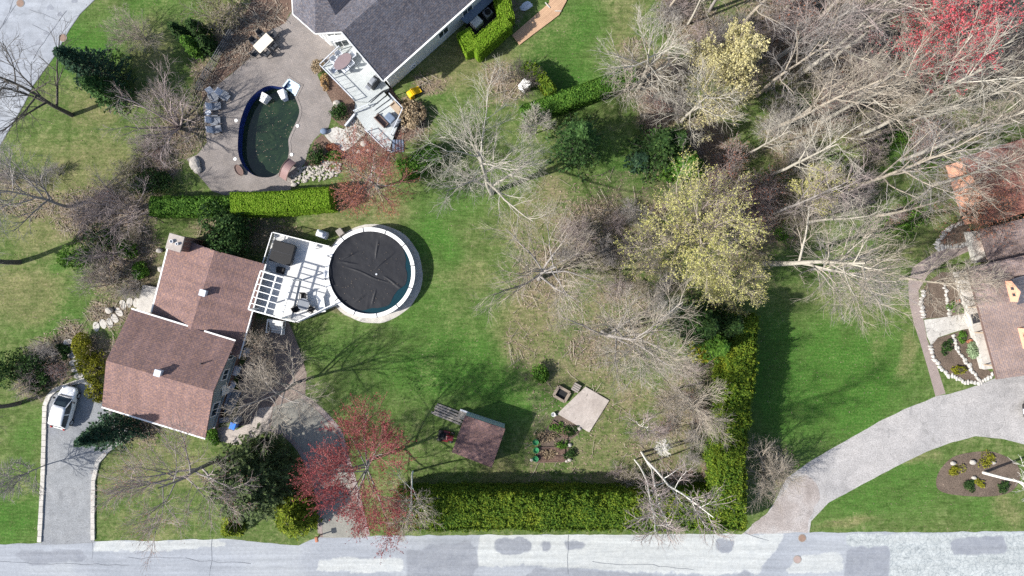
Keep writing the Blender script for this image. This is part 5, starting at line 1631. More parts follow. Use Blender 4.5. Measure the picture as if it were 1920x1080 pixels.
for k in range(9):
    MB().box(rg.uniform(-.25, .15), -0.48 + (k % 5) * 0.24, 0.05 + (k // 5) * 0.08, 0.12 + (k // 5) * 0.08, rg.uniform(2.3, 3.0), 0.17, rg.uniform(-.05, .05)).build("plank", M['wood_grey'], t, True)
t = thing("wooden_ramp", "short wooden ramp at the shed corner behind the planks", "ramp", P(868, 779, 0), R_(-20))
MB().box(0, 0.1, 0, 0.35, 0.9, 0.9, 0, 0.96).build("ramp_body", M['wood_grey'], t, True, 0.02)
MB().bar((-0.4, 0.5, 0.4), (0.5, 0.5, 0.4), 0.14, 0.06).build("rail", M['lgrey'], t, True)
t = thing("lawn_tractor", "red and black ride-on mower beside the shed", "mower", P(836, 817, 0), R_(-12))
MB().box(0.42, 0, 0.32, 0.72, 0.75, 0.5, 0, 0.85).build("hood", M['red'], t, True, 0.06)
MB().box(-0.2, 0, 0.3, 0.42, 1.0, 0.62).build("chassis", M['black'], t, True, 0.03)
MB().box(-0.35, 0, 0.45, 0.58, 0.42, 0.46).box(-0.56, 0, 0.58, 0.9, 0.1, 0.46).build("seat", M['black'], t, True, 0.03)
MB().box(0.0, 0, 0.12, 0.26, 0.7, 1.05).build("mower_deck", M['red'], t, True, 0.06)
MB().tube([(0.12 + .17 * math.cos(a) * .7, .17 * math.sin(a), .85 + .1 * math.cos(a)) for a in np.arange(0, 6.6, .4)], .02, 5).build("steering_wheel", M['black'], t, True)
for x, r in ((-0.5, .26), (0.62, .18)):
    for sy in (-1, 1): MB().tube([(x, sy * .32, r), (x, sy * .5, r)], r, 14).build("wheel", M['black'], t, True)

t = thing("concrete_pad", "square pinkish concrete pad on the lawn beside the vegetable plot", "concrete pad", P(1094, 767, 0))
MB().prism([P2(1098, 725, .14), P2(1142.5, 751, .14), P2(1105, 811, .14), P2(1045, 776, .14)], 0, 0.14).build("pad", M['slab'], t, bevel=0.02)
t = thing("brick_fire_pit", "small square fire pit of tan blocks at the corner of the concrete pad", "fire pit", P(1053, 738, 0), R_(-30))
for a, b in (((-.6, -.5), (.6, -.5)), ((.6, -.5), (.6, .5)), ((.6, .5), (-.6, .5)), ((-.6, .5), (-.6, -.5))):
    MB().bar((*a, .17), (*b, .17), .24, .34).build("block_course", M['block'], t, True, 0.02)
MB().box(0, 0, 0.003, 0.06, .95, .75).build("ash_bed", M['black'], t, True)
t = thing("wooden_crate", "small weathered crate above the concrete pad", "crate", P(1080, 726, 0), R_(-30))
for k in range(4): MB().box(0, -.3 + .2 * k, .3, .34, .7, .15).build("board", M['wood_grey'], t, True)
MB().box(0, 0, 0, .3, .66, .7).build("box_body", M['wood_brown'], t, True)
t = thing("white_bucket", "white bucket at the left corner of the concrete pad", "bucket", P(1037, 776, 0))
MB().lathe(0, 0, [(.16, 0), (.2, .38), (.2, .4), (.16, .38), (.14, .1)], 16).build("bucket_body", M['white'], t, True)
MB().tube([(-.2, 0, .38), (-.14, 0, .5), (.14, 0, .5), (.2, 0, .38)], .012, 5).build("handle", M['grey'], t, True)
for x, y, L, w, l in ((1050, 806, 2.1, .7, "raised dark soil bed with old stems below the concrete pad"), (1034, 846, 2.7, .7, "middle dark soil bed of the vegetable plot"), (1034, 860, 2.9, .5, "lowest narrow soil bed of the vegetable plot edged with stones")):
    t = thing("vegetable_bed", l, "vegetable bed", P(x, y, 0), R_(2 if y > 830 else -32))
    MB().box(0, 0, 0, .13, L, w, 0, .95).build("soil", M['mulch'], t, True, .03)
    for sy in (-1, 1): MB().bar((-L / 2, sy * (w / 2 + .04), .07), (L / 2, sy * (w / 2 + .04), .07), .06, .14).build("edge_board", M['wood_brown'], t, True)
gb = None
for x, y in ((1004, 828), (1005, 843), (1004, 859)):
    if gb is None:
        gb = t = thing("green_tub", "green plastic tub at the left edge of the vegetable plot", "tub", P(x, y, 0), 0, "green tubs beside the vegetable plot")
        MB().lathe(0, 0, [(.2, 0), (.26, .34), (.28, .36), (.24, .34), (.2, .2)], 16).build("tub_body", plain('green_plastic', (0.04, 0.24, 0.09), 0.5, 0.15), t, True)
    else: dup(gb, P(x, y, 0))
rock = None
rg = np.random.default_rng(12)
for x, y, r in ((997, 862, .18), (1068, 862, .2), (1062, 864, .16), (1068, 834, .22), (1086, 803, .24), (1070, 845, .14), (1042, 778, .14)):
    mb = MB().ico((0, 0, r * .5), (r, r * .85, r * .7), int(x), 2)
    t = mb.build("stone", M['stone'], None, True)
    t.location = P(x, y, 0)
    tag(t, "pale stone at the edge of the vegetable plot", "stone", "stones around the vegetable plot")
for x, y, m_, l in ((1495, 1049, M['iron_pink'], "pinkish round manhole cover in the road"), (1504, 1009, M['rust'], "rusty manhole cover where the gravel drive meets the road"), (38, 6, M['rust'], "rusty manhole cover in the side road"), (118, 71, M['rust'], "brown manhole cover at the edge of the side road")):
    t = thing("manhole_cover", l, "manhole cover", P(x, y, 0.02))
    MB().lathe(0, 0, [(.38, 0), (.38, .012), (.33, .014), (.33, .01), (.02, .01)], 28).build("frame", M['wood_grey'], t, True)
    MB().lathe(0, 0, [(.32, .0105), (.32, .018), (.02, .018)], 28).build("lid", m_, t, True)
t = thing("mailbox", "rust brown mailbox at the foot of the paver drive by the road", "mailbox", P(600, 1003, 0), R_(10))
MB().box(0, 0, 0, 1.0, .1, .1).build("post", M['wood_brown'], t, True)
MB().box(0, 0, 1.003, 1.25, .28, .5).build("box_body", M['terracotta'], t, True, .06)
t = thing("garden_lantern", "dark lantern statue on the grass inside the drive curve", "lantern", P(499, 825, 0))
MB().lathe(0, 0, [(.22, 0), (.1, .15), (.08, .5), (.22, .55), (.2, .8), (.3, .84), (.04, 1.05)], 12).build("lantern_body", M['black'], t, True)

# stepping stones
rg = np.random.default_rng(2)
def stones(pts, label, group, rx, ry):
    for x, y, a in pts:
        mb = MB()
        pr = [(rx * (1 + .06 * math.sin(3 * u + x)) * math.cos(u), ry * (1 + .06 * math.cos(2 * u + y)) * math.sin(u)) for u in np.arange(0, 6.28, .35)]
        mb.prism(pr, 0, .07)
        o = mb.build("stepping_stone", M['concrete'], None, True, .02)
        o.location = P(x, y, 0)
        o.rotation_euler = (0, 0, R_(a))
        tag(o, label, "stepping stone", group)
stones([(256, 567, 80), (243.5, 567, 85), (231, 571, 105), (223.5, 585, 130), (215.5, 597, 125), (206, 605, 115), (194, 607, 110), (181, 612, 100)], "pale oval stepping stone in the curving row up to the house landing", "stepping stones to the landing", .47, .30)
stones([(128, 641, 10), (131, 654, 8), (136, 666, 12), (139, 680, 15), (143, 692, 20), (148, 704, 15)], "pale oblong stepping stone beside the red-brown bed above the parked white car", "stepping stones above the white car", .46, .29)

# ------------------------------------------------------------------ vegetation generators
def nrmz(a): return a / np.maximum(np.linalg.norm(a, axis=-1, keepdims=True), 1e-9)

def spawn(par, rng, n, t0, t1, L, ang, K, up, wig, ratio, rmin, taper=0.4, shape=0.45, rmax=9.0):
    pts, rad = par
    Np, K0, _ = pts.shape
    t = t0 + (t1 - t0) * ((np.arange(n)[None, :] + rng.random((Np, n))) / n)
    f = t * (K0 - 1)
    i = np.minimum(f.astype(int), K0 - 2)
    u = (f - i)
    rows = np.arange(Np)[:, None]
    p = pts[rows, i] * (1 - u)[..., None] + pts[rows, i + 1] * u[..., None]
    tan = nrmz(pts[rows, i + 1] - pts[rows, i])
    r = rad[rows, i] * (1 - u) + rad[rows, i + 1] * u
    e1 = nrmz(np.cross(tan, np.array([0.31, 0.23, 0.17]) + 0 * tan))
    e2 = np.cross(tan, e1)
    az = np.arange(n)[None, :] * 2.399 + rng.random((Np, 1)) * 6.28 + rng.normal(0, 0.5, (Np, n))
    a = rng.uniform(ang[0], ang[1], (Np, n))
    d = np.cos(a)[..., None] * tan + np.sin(a)[..., None] * (np.cos(az)[..., None] * e1 + np.sin(az)[..., None] * e2)
    ln = L * rng.uniform(0.65, 1.2, (Np, n)) * (1 - shape * (t - t0) / max(1e-6, t1 - t0))
    M_ = Np * n
    d, p, ln, r = d.reshape(M_, 3), p.reshape(M_, 3), ln.reshape(M_), r.reshape(M_)
    out = np.zeros((M_, K, 3))
    out[:, 0] = p
    for k in range(1, K):
        d = d + rng.normal(0, wig, (M_, 3))
        d[:, 2] += up
        d = nrmz(d)
        out[:, k] = out[:, k - 1] + d * (ln / (K - 1))[:, None]
    out[:, 1:, 2] = np.maximum(out[:, 1:, 2], 0.03)
    r0 = np.clip(r * ratio, rmin, rmax)
    rr = r0[:, None] * np.linspace(1, taper, K)[None, :]
    return out, np.maximum(rr, rmin * 0.6)

def tubes(levels, sides):
    Vs, Fs, b = [], [], 0
    for (pts, rad), k in zip(levels, sides):
        n, K, _ = pts.shape
        tan = nrmz(np.gradient(pts, axis=1))
        e1 = nrmz(np.cross(tan, np.array([0.29, 0.41, 0.13]) + 0 * tan))
        e2 = np.cross(tan, e1)
        th = np.arange(k) * 2 * math.pi / k
        ring = pts[:, :, None, :] + rad[:, :, None, None] * (np.cos(th)[None, None, :, None] * e1[:, :, None, :] + np.sin(th)[None, None, :, None] * e2[:, :, None, :])
        idx = np.arange(n * K * k).reshape(n, K, k) + b
        nx = np.roll(idx, -1, axis=2)
        F = np.stack([idx[:, :-1], nx[:, :-1], nx[:, 1:], idx[:, 1:]], -1).reshape(-1, 4)
        Vs.append(ring.reshape(-1, 3))
        Fs.append(F)
        b += n * K * k
    return np.concatenate(Vs), np.concatenate(Fs)

def cards(Pn, size, rng, nrm=None, spread=1.0, elong=1.6, axis=None):
    """Small leaf-shaped faces at the given points."""
    n = len(Pn)
    d = rng.normal(0, 1, (n, 3)) * spread
    if nrm is not None: d = d + nrm
    d = nrmz(d)
    ref = rng.normal(0, 1, (n, 3)) if axis is None else axis + rng.normal(0, 0.25, (n, 3))
    u = nrmz(ref - (ref * d).sum(1, keepdims=True) * d)
    v = np.cross(d, u)
    s = (np.asarray(size) * rng.uniform(0.6, 1.35, n))[:, None]
    V = np.stack([Pn - u * s * elong * 0.5, Pn + v * s * 0.5, Pn + u * s * elong * 0.5, Pn - v * s * 0.5], 1).reshape(-1, 3)
    F = np.arange(4 * n).reshape(n, 4)
    return V, F

def tree_levels(rng, H, R, tr, style='spread', dens=1.0, twig=0.013):
    """Trunk, limbs, branches, sprays and twigs of a leafless tree (local frame, foot at the origin)."""
    K = 8
    if style == 'shrub':
        ns = 9
        ang = rng.uniform(0, 6.28, ns)
        lean = rng.uniform(0.15, 0.8, ns)
        pts = np.zeros((ns, K, 3))
        d = np.stack([np.cos(ang) * lean, np.sin(ang) * lean, np.ones(ns)], 1)
        d = nrmz(d)
        pts[:, 0] = np.stack([np.cos(ang) * .15, np.sin(ang) * .15, ang * 0], 1)
        for k in range(1, K):
            d = nrmz(d + rng.normal(0, 0.10, (ns, 3)))
            pts[:, k] = pts[:, k - 1] + d * H * 0.8 / (K - 1) * rng.uniform(.8, 1.2, (ns, 1))
        l0 = (pts, np.linspace(tr, tr * .35, K)[None, :] * np.ones((ns, 1)))
        l1 = spawn(l0, rng, 6, .2, .95, R * .75, (.4, 1.0), 6, .05, .11, .6, .02)
        l2 = spawn(l1, rng, int(5 * dens + .5), .2, 1, R * .42, (.35, .9), 5, .04, .11, .6, .013)
        l3 = spawn(l2, rng, int(4 * dens + .5), .2, 1, R * .24, (.3, .8), 4, .03, .12, .6, twig)
        return [l0, l1, l2, l3]
    pts = np.zeros((1, K, 3))
    d = np.array([[0, 0, 1.0]])
    top = {'spread': .78, 'tall': .92, 'birch': .97}[style]
    for k in range(1, K):
        d = nrmz(d + rng.normal(0, .055 if style != 'tall' else .035, (1, 3)) + np.array([[0, 0, .08]]))
        pts[:, k] = pts[:, k - 1] + d * H * top / (K - 1)
    l0 = (pts, np.linspace(tr, tr * .28, K)[None, :])
    if style == 'spread':
        l1 = spawn(l0, rng, 11, .2, 1, R * 1.15, (.6, 1.1), 8, .045, .08, .66, .045, .3, .35, tr * .62)
    elif style == 'tall':
        l1 = spawn(l0, rng, 11, .34, 1, R * 1.5, (.35, .85), 8, .06, .07, .62, .045, .3, .55, tr * .55)
    else:
        l1 = spawn(l0, rng, 11, .45, 1, R * 1.0, (.5, .95), 7, .02, .09, .5, .022, .3, .5, tr * .45)
    l2 = spawn(l1, rng, 7, .2, 1, R * .58, (.35, .85), 6, .03, .09, .6, .026, .35, .5)
    l3 = spawn(l2, rng, int(5 * dens + .5), .2, 1, R * .34, (.3, .8), 5, .025, .09, .58, .015, .4, .45)
    l4 = spawn(l3, rng, int(4 * dens + .5), .2, 1, R * .20, (.3, .75), 4, .02, .09, .6, twig, .45, .4)
    return [l0, l1, l2, l3, l4]

def buds_on(levels, rng, n, size, elong=1.4):
    tips = levels[-1][0]
    tips2 = levels[-2][0]
    pool_ = np.concatenate([tips[:, 1:].reshape(-1, 3), tips2[:, 2:].reshape(-1, 3)])
    q = pool_[rng.integers(0, len(pool_), n)] + rng.normal(0, size * 0.7, (n, 3))
    return cards(q, size, rng, None, 1.0, elong)

PROTO = {}
def bare_tree(px, py, H, R, label, barkm, seed, tr=None, style='spread', dens=1.0, bud=None, nb=2500, bs=.07, group=None, twig=.0095, name="bare_tree", cat="tree", crown_mat=None, scale=None):
    rng = np.random.default_rng(seed)
    t = thing(name, label, cat, P(px, py, 0), rng.uniform(0, 6.28), group)
    lv = tree_levels(rng, H, R, tr or H * .017, style, dens, twig)
    cut = 2 if style != 'shrub' else 1
    V, F = tubes(lv[:cut], [7, 5])
    np_mesh("trunk" if style != 'shrub' else "stems", V, F, barkm, t, True)
    V, F = tubes(lv[cut:], [4, 3, 3])
    np_mesh("crown", V, F, crown_mat or barkm, t)
    if bud is not None:
        V, F = buds_on(lv, rng, nb, bs)
        np_mesh("buds", V, F, bud, t)
    return t

def shrub(px, py, rad, label, leafmat, seed, n=2600, size=.11, h=None, name="shrub", cat="shrub", group=None, lumps=7, core=M['leaf_dark'], stem=True, z=0.0, taper=0.0, rz=0.0):
    """A leafy bush: leaf-sized faces over a lumpy volume with gaps between the lumps."""
    rng = np.random.default_rng(seed)
    rx, ry = rad if isinstance(rad, (tuple, list)) else (rad, rad)
    h = h or (rx + ry) * .8
    t = thing(name, label, cat, P(px, py, z), rz, group)
    cs = np.stack([rng.normal(0, .42, lumps) * rx, rng.normal(0, .42, lumps) * ry, rng.uniform(.3, .75, lumps) * h], 1)
    cs[0] = (0, 0, h * .5)
    lr = rng.uniform(.45, .75, lumps)
    lr[0] = .85
    k = rng.integers(0, lumps, n)
    d = nrmz(rng.normal(0, 1, (n, 3)))
    d[:, 2] = np.abs(d[:, 2]) * np.where(rng.random(n) < .8, 1, -1)
    rr = lr[k] * (0.72 + .34 * rng.random(n) ** .6)
    q = cs[k] + d * rr[:, None] * np.array([rx, ry, h * .5])
    if taper:
        f = 1 - taper * np.clip(q[:, 2] / (h * 1.2), 0, 1)
        q[:, :2] *= f[:, None]
    nz = fbm(q, 1.6 / max(.6, rx * .5), seed)
    keep = (q[:, 2] > .03) & (nz > .36)
    q, d = q[keep], d[keep]
    V, F = cards(q, size, rng, d * .9, .8)
    np_mesh("foliage", V, F, leafmat, t)
    if stem:
        l0 = (np.linspace([0, 0, 0], [0, 0, h * .6], 5)[None], np.linspace(.06, .03, 5)[None])
        l1 = spawn(l0, rng, 8, .1, 1, max(rx, ry) * .8, (.5, 1.1), 5, .03, .12, .6, .02)
        l2 = spawn(l1, rng, 6, .2, 1, max(rx, ry) * .4, (.4, 1.0), 4, .02, .15, .6, .012)
        V, F = tubes([l0, l1, l2], [5, 4, 3])
        np_mesh("stems", V, F, M['bark_dark'], t)
    return t

def conifer(px, py, H, R, label, leafmat, seed, dens=1.0, droop=.25, size=.16, name="spruce_tree", cat="tree", group=None, low=.06, power=.85):
    rng = np.random.default_rng(seed)
    t = thing(name, label, cat, P(px, py, 0), 0, group)
    l0 = (np.linspace([0, 0, 0], [0, 0, H], 8)[None] + rng.normal(0, .02, (1, 8, 3)) * np.array([1, 1, 0]), np.linspace(H * .016, .015, 8)[None])
    bp, br = [], []
    z = H * low
    while z < H * .985:
        f = z / H
        r = R * (1 - f) ** power * rng.uniform(.85, 1.12) + .06
        nb_ = max(5, int(11 * dens * (1 - f * .45)))
        a0 = rng.uniform(0, 6.28)
        for j in range(nb_):
            a = a0 + j * 6.283 / nb_ + rng.normal(0, .14)
            rl = r * rng.uniform(.72, 1.12)
            s = np.linspace(0, 1, 5)
            dz = rl * (-droop * s + droop * 1.1 * s ** 3 * .9 + .18 * (f) * s)
            bp.append(np.stack([np.cos(a) * rl * s, np.sin(a) * rl * s, z + dz + rng.normal(0, .03)], 1))
            br.append(np.linspace(.03, .01, 5))
        z += max(.16, .34 * (1 - f * .45) / dens ** .3)
    l1 = (np.array(bp), np.array(br))
    V, F = tubes([l0], [7])
    np_mesh("trunk", V, F, M['bark_dark'], t, True)
    V, F = tubes([l1], [3])
    np_mesh("boughs", V, F, M['bark_dark'], t)
    pts = l1[0]
    n, K, _ = pts.shape
    m = max(6, int(15 * dens))
    tt = rng.uniform(.12, 1.0, (n, m)) ** .75
    f = tt * (K - 1)
    i = np.minimum(f.astype(int), K - 2)
    u = (f - i)[..., None]
    rows = np.arange(n)[:, None]
    q = pts[rows, i] * (1 - u) + pts[rows, i + 1] * u
    tan = nrmz(pts[rows, i + 1] - pts[rows, i])
    side = nrmz(np.cross(tan, np.array([0, 0, 1.0]) + 0 * tan)) * np.where(rng.random((n, m)) < .5, 1, -1)[..., None]
    blen = np.linalg.norm(pts[:, -1] - pts[:, 0], axis=1)[:, None]
    width = (.10 + .22 * blen * (1 - tt) ** .7)
    w = rng.random((n, m)) * width
    q = q + side * w[..., None] + tan * (w * .5)[..., None] + np.array([0, 0, 1]) * rng.normal(-.02, .04, (n, m))[..., None]
    ax = nrmz(tan * .8 + side * .7)
    V, F = cards(q.reshape(-1, 3), size, rng, np.array([0, 0, 1.0]) + 0 * q.reshape(-1, 3), .45, 2.0, ax.reshape(-1, 3))
    np_mesh("needles", V, F, leafmat, t)
    return t

def hedge(name, line, w, h, label, leafmat, seed, size=.11, dens=130, rough=.12, taper=.12, cat="hedge", group=None, tips=False, base_noise=1.3, core=None, hprof=None):
    """Leaf cards over a rounded box that follows a line given in ground pixels (an open polyline)."""
    rng = np.random.default_rng(seed)
    pts = np.array([P2(*p) for p in line])
    seg = np.linalg.norm(np.diff(pts, axis=0), axis=1)
    cum = np.concatenate([[0], np.cumsum(seg)])
    L = cum[-1]
    def at(s):
        s = np.clip(s, 0, L)
        i = np.clip(np.searchsorted(cum, s, side='right') - 1, 0, len(seg) - 1)
        u = ((s - cum[i]) / seg[i])[..., None]
        c = pts[i] * (1 - u) + pts[i + 1] * u
        d = (pts[i + 1] - pts[i]) / seg[i][..., None]
        return c, np.stack([-d[..., 1], d[..., 0]], -1), d
    n_top, n_side = int(L * w * dens), int(L * h * dens * .8)
    n_end = int(w * h * dens * .6)
    s = np.concatenate([rng.uniform(0, L, n_top), rng.uniform(0, L, 2 * n_side), np.repeat([0.0, L], n_end)])
    v = np.concatenate([rng.uniform(-.5, .5, n_top), np.where(np.arange(2 * n_side) % 2, .5, -.5), rng.uniform(-.5, .5, 2 * n_end)])
    z = np.concatenate([np.ones(n_top), rng.random(2 * n_side) ** .8, rng.random(2 * n_end)])
    c, nr_, dr = at(s)
    hh = h if hprof is None else h * hprof(s / L)
    edge = np.clip((np.abs(v) - .3) / .2, 0, 1)
    zz = z * hh * np.where(z >= 1, 1 - .14 * edge ** 2, 1)
    ww = w * (1 - taper * z)
    q = np.concatenate([c + nr_ * (v * ww)[:, None], zz[:, None]], 1)
    nn = np.concatenate([nr_ * (np.sign(v) * (z < 1))[:, None] + dr * 0, np.where(z >= 1, 1.0, .25)[:, None]], 1)
    e = np.concatenate([np.zeros(n_top + 2 * n_side), np.repeat([-1.0, 1.0], n_end)])
    nn[:, :2] += dr * e[:, None]
    nn = nrmz(nn)
    nz = fbm(q, base_noise, seed, 3)
    q = q + nn * ((nz - .5) * 2 * rough + rng.normal(0, rough * .3, len(q)))[:, None]
    low = fbm(np.concatenate([q[:, :2], q[:, 2:] * .5], 1), .35, seed + 5, 2)
    q[:, 2] *= 1 + (low - .5) * (.35 if tips else .10)
    q[:, 2] = np.maximum(q[:, 2], .03)
    thin = fbm(q, 1.1, seed + 9, 3)
    keep = (thin > .34) | (rng.random(len(q)) < .35)
    q, nn = q[keep], nn[keep]
    if tips:
        # pointed leaders of the separate cedars along the hedge
        nt_ = int(L * w / .20)
        ts, tv = rng.uniform(0, L, nt_), rng.uniform(-.48, .48, nt_)
        tc_, tn, td = at(ts)
        th = rng.uniform(.35, .95, nt_)
        m = 40
        a = rng.uniform(0, 6.28, (nt_, m)); f = rng.random((nt_, m)) ** 1.2
        r_ = (1 - f) ** .8 * rng.uniform(.14, .30, nt_)[:, None]
        base_h = h * (1 + (fbm(np.stack([tc_[:, 0], tc_[:, 1], np.full(nt_, h * .5)], 1), .35, seed + 5, 2) - .5) * .35) - .4
        tq = np.stack([(tc_[:, 0] + tn[:, 0] * tv * w)[:, None] + np.cos(a) * r_, (tc_[:, 1] + tn[:, 1] * tv * w)[:, None] + np.sin(a) * r_, base_h[:, None] + f * th[:, None]], -1).reshape(-1, 3)
        tnm = np.stack([np.cos(a), np.sin(a), np.full(a.shape, .8)], -1).reshape(-1, 3)
        q = np.concatenate([q, tq]); nn = np.concatenate([nn, nrmz(tnm)])
    o = thing(name, label, cat, (pts[:, 0].mean(), pts[:, 1].mean(), 0), 0, group)
    b = np.array(BASE[o.name])
    V, F = cards(q - b, size, rng, nn * 1.1, .55)
    np_mesh("foliage", V, F, leafmat, o)
    mb = MB()
    for i in range(len(pts) - 1):
        a_, b_ = pts[i], pts[i + 1]
        hm = 1.0 if hprof is None else float(hprof(np.array([(cum[i] + cum[i + 1]) / 2 / L]))[0])
        mb.bar((*a_, h * hm * .44), (*b_, h * hm * .44), max(.2, w * (1 - taper * .6) - .22), h * hm * .80)
    mb.build("inner_branches", core or leafmat, o)
    return o

# ------------------------------------------------------------------ hedges
one = lambda u: np.ones_like(u)
hedge("hedge", [(752, 942), (900, 941), (1100, 941), (1378, 940)], 3.5, 2.9, "long tall yellow-green cedar hedge along the bottom road", M['leaf_cedar'], 11, .105, 430, .26, .10, tips=True, base_noise=1.1)
hedge("hedge", [(1370, 588), (1364, 700), (1352, 800), (1342, 925)], 2.5, 3.9, "tall cedar hedge running up from the road hedge towards the yellow-budded tree", M['leaf_cedar'], 12, .105, 430, .42, .14, tips=True, base_noise=1.1)
hedge("hedge", [(300, 390), (370, 391), (447, 390)], 1.75, 1.9, "clipped leafy hedge, the lower darker half above the brown roof", M['leaf_green'], 13, .12, 300, .16, .06)
hedge("hedge", [(452, 388), (540, 385), (630, 377)], 2.1, 2.5, "smooth clipped yellow-green hedge below the kidney pool", M['leaf_lawn'], 14, .09, 420, .09, .08, base_noise=2.2)
hedge("hedge", [(756, 325), (790, 309), (826, 290)], 1.9, 2.0, "short green hedge by the deck stairs between the bare trees", M['leaf_green'], 15, .12, 260, .22, .12)
hedge("hedge", [(980, 223), (1080, 187), (1186, 149)], 1.7, 1.8, "diagonal clipped green hedge across the top of the empty lot", M['leaf_green'], 16, .11, 300, .14, .08)
hedge("hedge", [(872, 74), (889, 108), (951, 52), (938, -4)], 1.45, 2.2, "bright clipped hedge bent around the air conditioners", M['leaf_lawn'], 17, .09, 420, .08, .05, base_noise=2.2)
hedge("hedge", [(982, 133), (1003, 142), (1020, 160), (1033, 184)], .85, 1.9, "narrow curved green hedge beside the white cistern box", M['leaf_cedar'], 18, .12, 300, .2, .1)

# ------------------------------------------------------------------ conifers and other evergreens
conifer(212, 150, 8.2, 2.7, "dark blue-green spruce leaning over the side road kerb", M['leaf_spruce'], 21)
conifer(222, 182, 5.6, 1.9, "smaller lighter green spruce in front of the dark side-road spruce", M['leaf_lspruce'], 22)
conifer(240, 796, 7.8, 2.3, "pointed dark spruce at the corner of the asphalt drive", M['leaf_spruce'], 23, .95)
for x, y, h, r, l, s in ((374, 96, 3.4, .95, "nearest and brightest of the pointed dwarf cedars above the dead shrubs", 24), (350, 70, 3.2, .8, "slim dwarf cedar nearest the upper left lawn", 25), (386, 68, 3.6, .9, "tallest dwarf cedar, at the top of the clump by the wire fence", 26), (398, 92, 2.9, .8, "small dwarf cedar nearest the wire fence", 27)):
    conifer(x, y, h, r, l, M['leaf_dark'] if s != 24 else M['leaf_green'], s, 1.1, .02, .12, "dwarf_cedar", "cedar", None, .03, .6)
conifer(488, 888, 6.0, 4.4, "large round dark pine on the front lawn beside the drive", M['leaf_pine'], 28, 2.0, .10, .18, "pine_tree", low=.06, power=.42)
conifer(562, 957, 3.7, 2.2, "bright yellow-green pointed cedar at the road beside the paver drive", M['leaf_gcedar'], 29, 2.0, .02, .13, "cedar_tree", low=.02, power=.5)
conifer(440, 982, 2.2, 1.1, "small yellow-green cedar at the road below the round pine", M['leaf_gcedar'], 30, 1.6, .02, .13, "cedar_tree", low=.02, power=.6)
shrub(440, 442, (2.5, 2.2), "large dark evergreen bush between the house and the clipped hedge", M['leaf_dark'], 31, 5200, .16, 4.0, "evergreen_bush")
conifer(1078, 278, 8.5, 2.9, "tall soft green spruce below the diagonal hedge", M['leaf_lspruce'], 32, 1.0)
for x, y, h, r, l, s, m in ((1222, 290, 7.0, 2.8, "dark bushy fir in the middle of the lot's upper clearing", 33, 'leaf_dark'), (1248, 284, 6.8, 2.0, "dark fir right behind the bushy one in the upper clearing", 34, 'leaf_dark'), (1274, 322, 5.4, 2.3, "fresh green fir at the lower right of the clearing", 35, 'leaf_green'), (1198, 305, 3.4, 1.4, "small dark fir at the left of the clearing group", 36, 'leaf_spruce'),
                         (1294, 604, 8.0, 2.6, "dark fir just below the large yellow-budded tree", 37, 'leaf_dark'), (1322, 640, 6.4, 2.1, "dark fir lowest of the three beside the tall hedge", 38, 'leaf_green'), (1342, 606, 7.0, 2.2, "fir against the tall hedge beneath the yellow-budded tree", 39, 'leaf_dark')):
    conifer(x, y, h, r, l, M[m], s, 1.05, .2, .17, "fir_tree")
shrub(1316, 650, 1.5, "yellow-green bush among the dark firs by the tall hedge", M['leaf_gold'], 40, 1700, .13, 2.6)
shrub(163, 646, 1.0, "round golden-green clipped bush beside the stepping stones", M['leaf_gold'], 41, 2200, .10, 1.7, lumps=3)
shrub(180, 690, (1.2, 1.7), "low golden spreading bush between the car and the house", M['leaf_gold'], 42, 2200, .11, .9)
shrub(184, 735, (.8, 1.1), "small golden bush beside the front of the white car", M['leaf_gold'], 43, 1100, .10, .6)
shrub(636, 212, (.95, .85), "dark green shrub in the bed beside the garden deck", M['leaf_dark'], 44, 1500, .10, 1.2)
shrub(594, 290, (.9, 1.2), "dark olive shrub between the flagstone walk and the white rocks", M['leaf_dark'], 45, 1500, .10, .9)
shrub(628, 292, (.8, .5), "bright green low plant below the flagstone walk", M['leaf_green'], 46, 1100, .11, .5)
shrub(628, 277, (.55, .35), "small rusty orange plant at the flagstone walk", M['bud_rust'], 47, 500, .10, .4)
shrub(773, 218, (1.35, 1.5), "mound of tan ornamental grass beside the garden deck", M['grass_tan'], 48, 3200, .14, 1.3, "ornamental_grass", "grass clump", lumps=3)
shrub(596, 128, (.6, .8), "tawny grass clump at the corner of the upper grey deck", M['grass_tan'], 49, 1100, .11, .8, "ornamental_grass", "grass clump", lumps=3)
shrub(611, 160, (.45, .7), "straw orange grass clump in the bed beside the upper deck", M['grass_orange'], 50, 900, .11, .5, "ornamental_grass", "grass clump", lumps=3)
shrub(1820, 658, .72, "round sage green shrub in the lower front bed", M['leaf_sage'], 51, 1300, .09, .8)
shrub(1801, 632, .5, "fresh green plant at the top of the lower front bed", M['leaf_green'], 52, 700, .10, .4)
shrub(1796, 694, (.6, .45), "yellow-green low plant at the foot of the lower front bed", M['leaf_gold'], 53, 600, .10, .35)
shrub(1771, 650, .5, "dark green low plant in the outer half of the lower front bed", M['leaf_dark'], 54, 500, .10, .35)
shrub(1790, 580, .6, "small green plant in the upper front bed by the walk", M['leaf_green'], 55, 500, .10, .4)
for i, (x, y, r, l) in enumerate(((1040, 800, .55, "weedy green clump on the soil next to the left corner of the concrete pad"), (1022, 818, .6, "dry weedy clump at the upper left of the vegetable plot"), (1072, 806, .5, "green weeds under the lower edge of the concrete pad"), (1052, 834, .45, "weeds between the middle soil beds"), (1030, 852, .45, "pale weeds on the lowest soil beds"), (1068, 852, .4, "weeds at the right end of the soil beds"))):
    shrub(x, y, (r * 1.5, r), l, (M['leaf_green'], M['grass_tan'], M['leaf_dark'])[i % 3], 95 + i, 420, .10, .3, name="weed_clump", cat="weeds", stem=False)
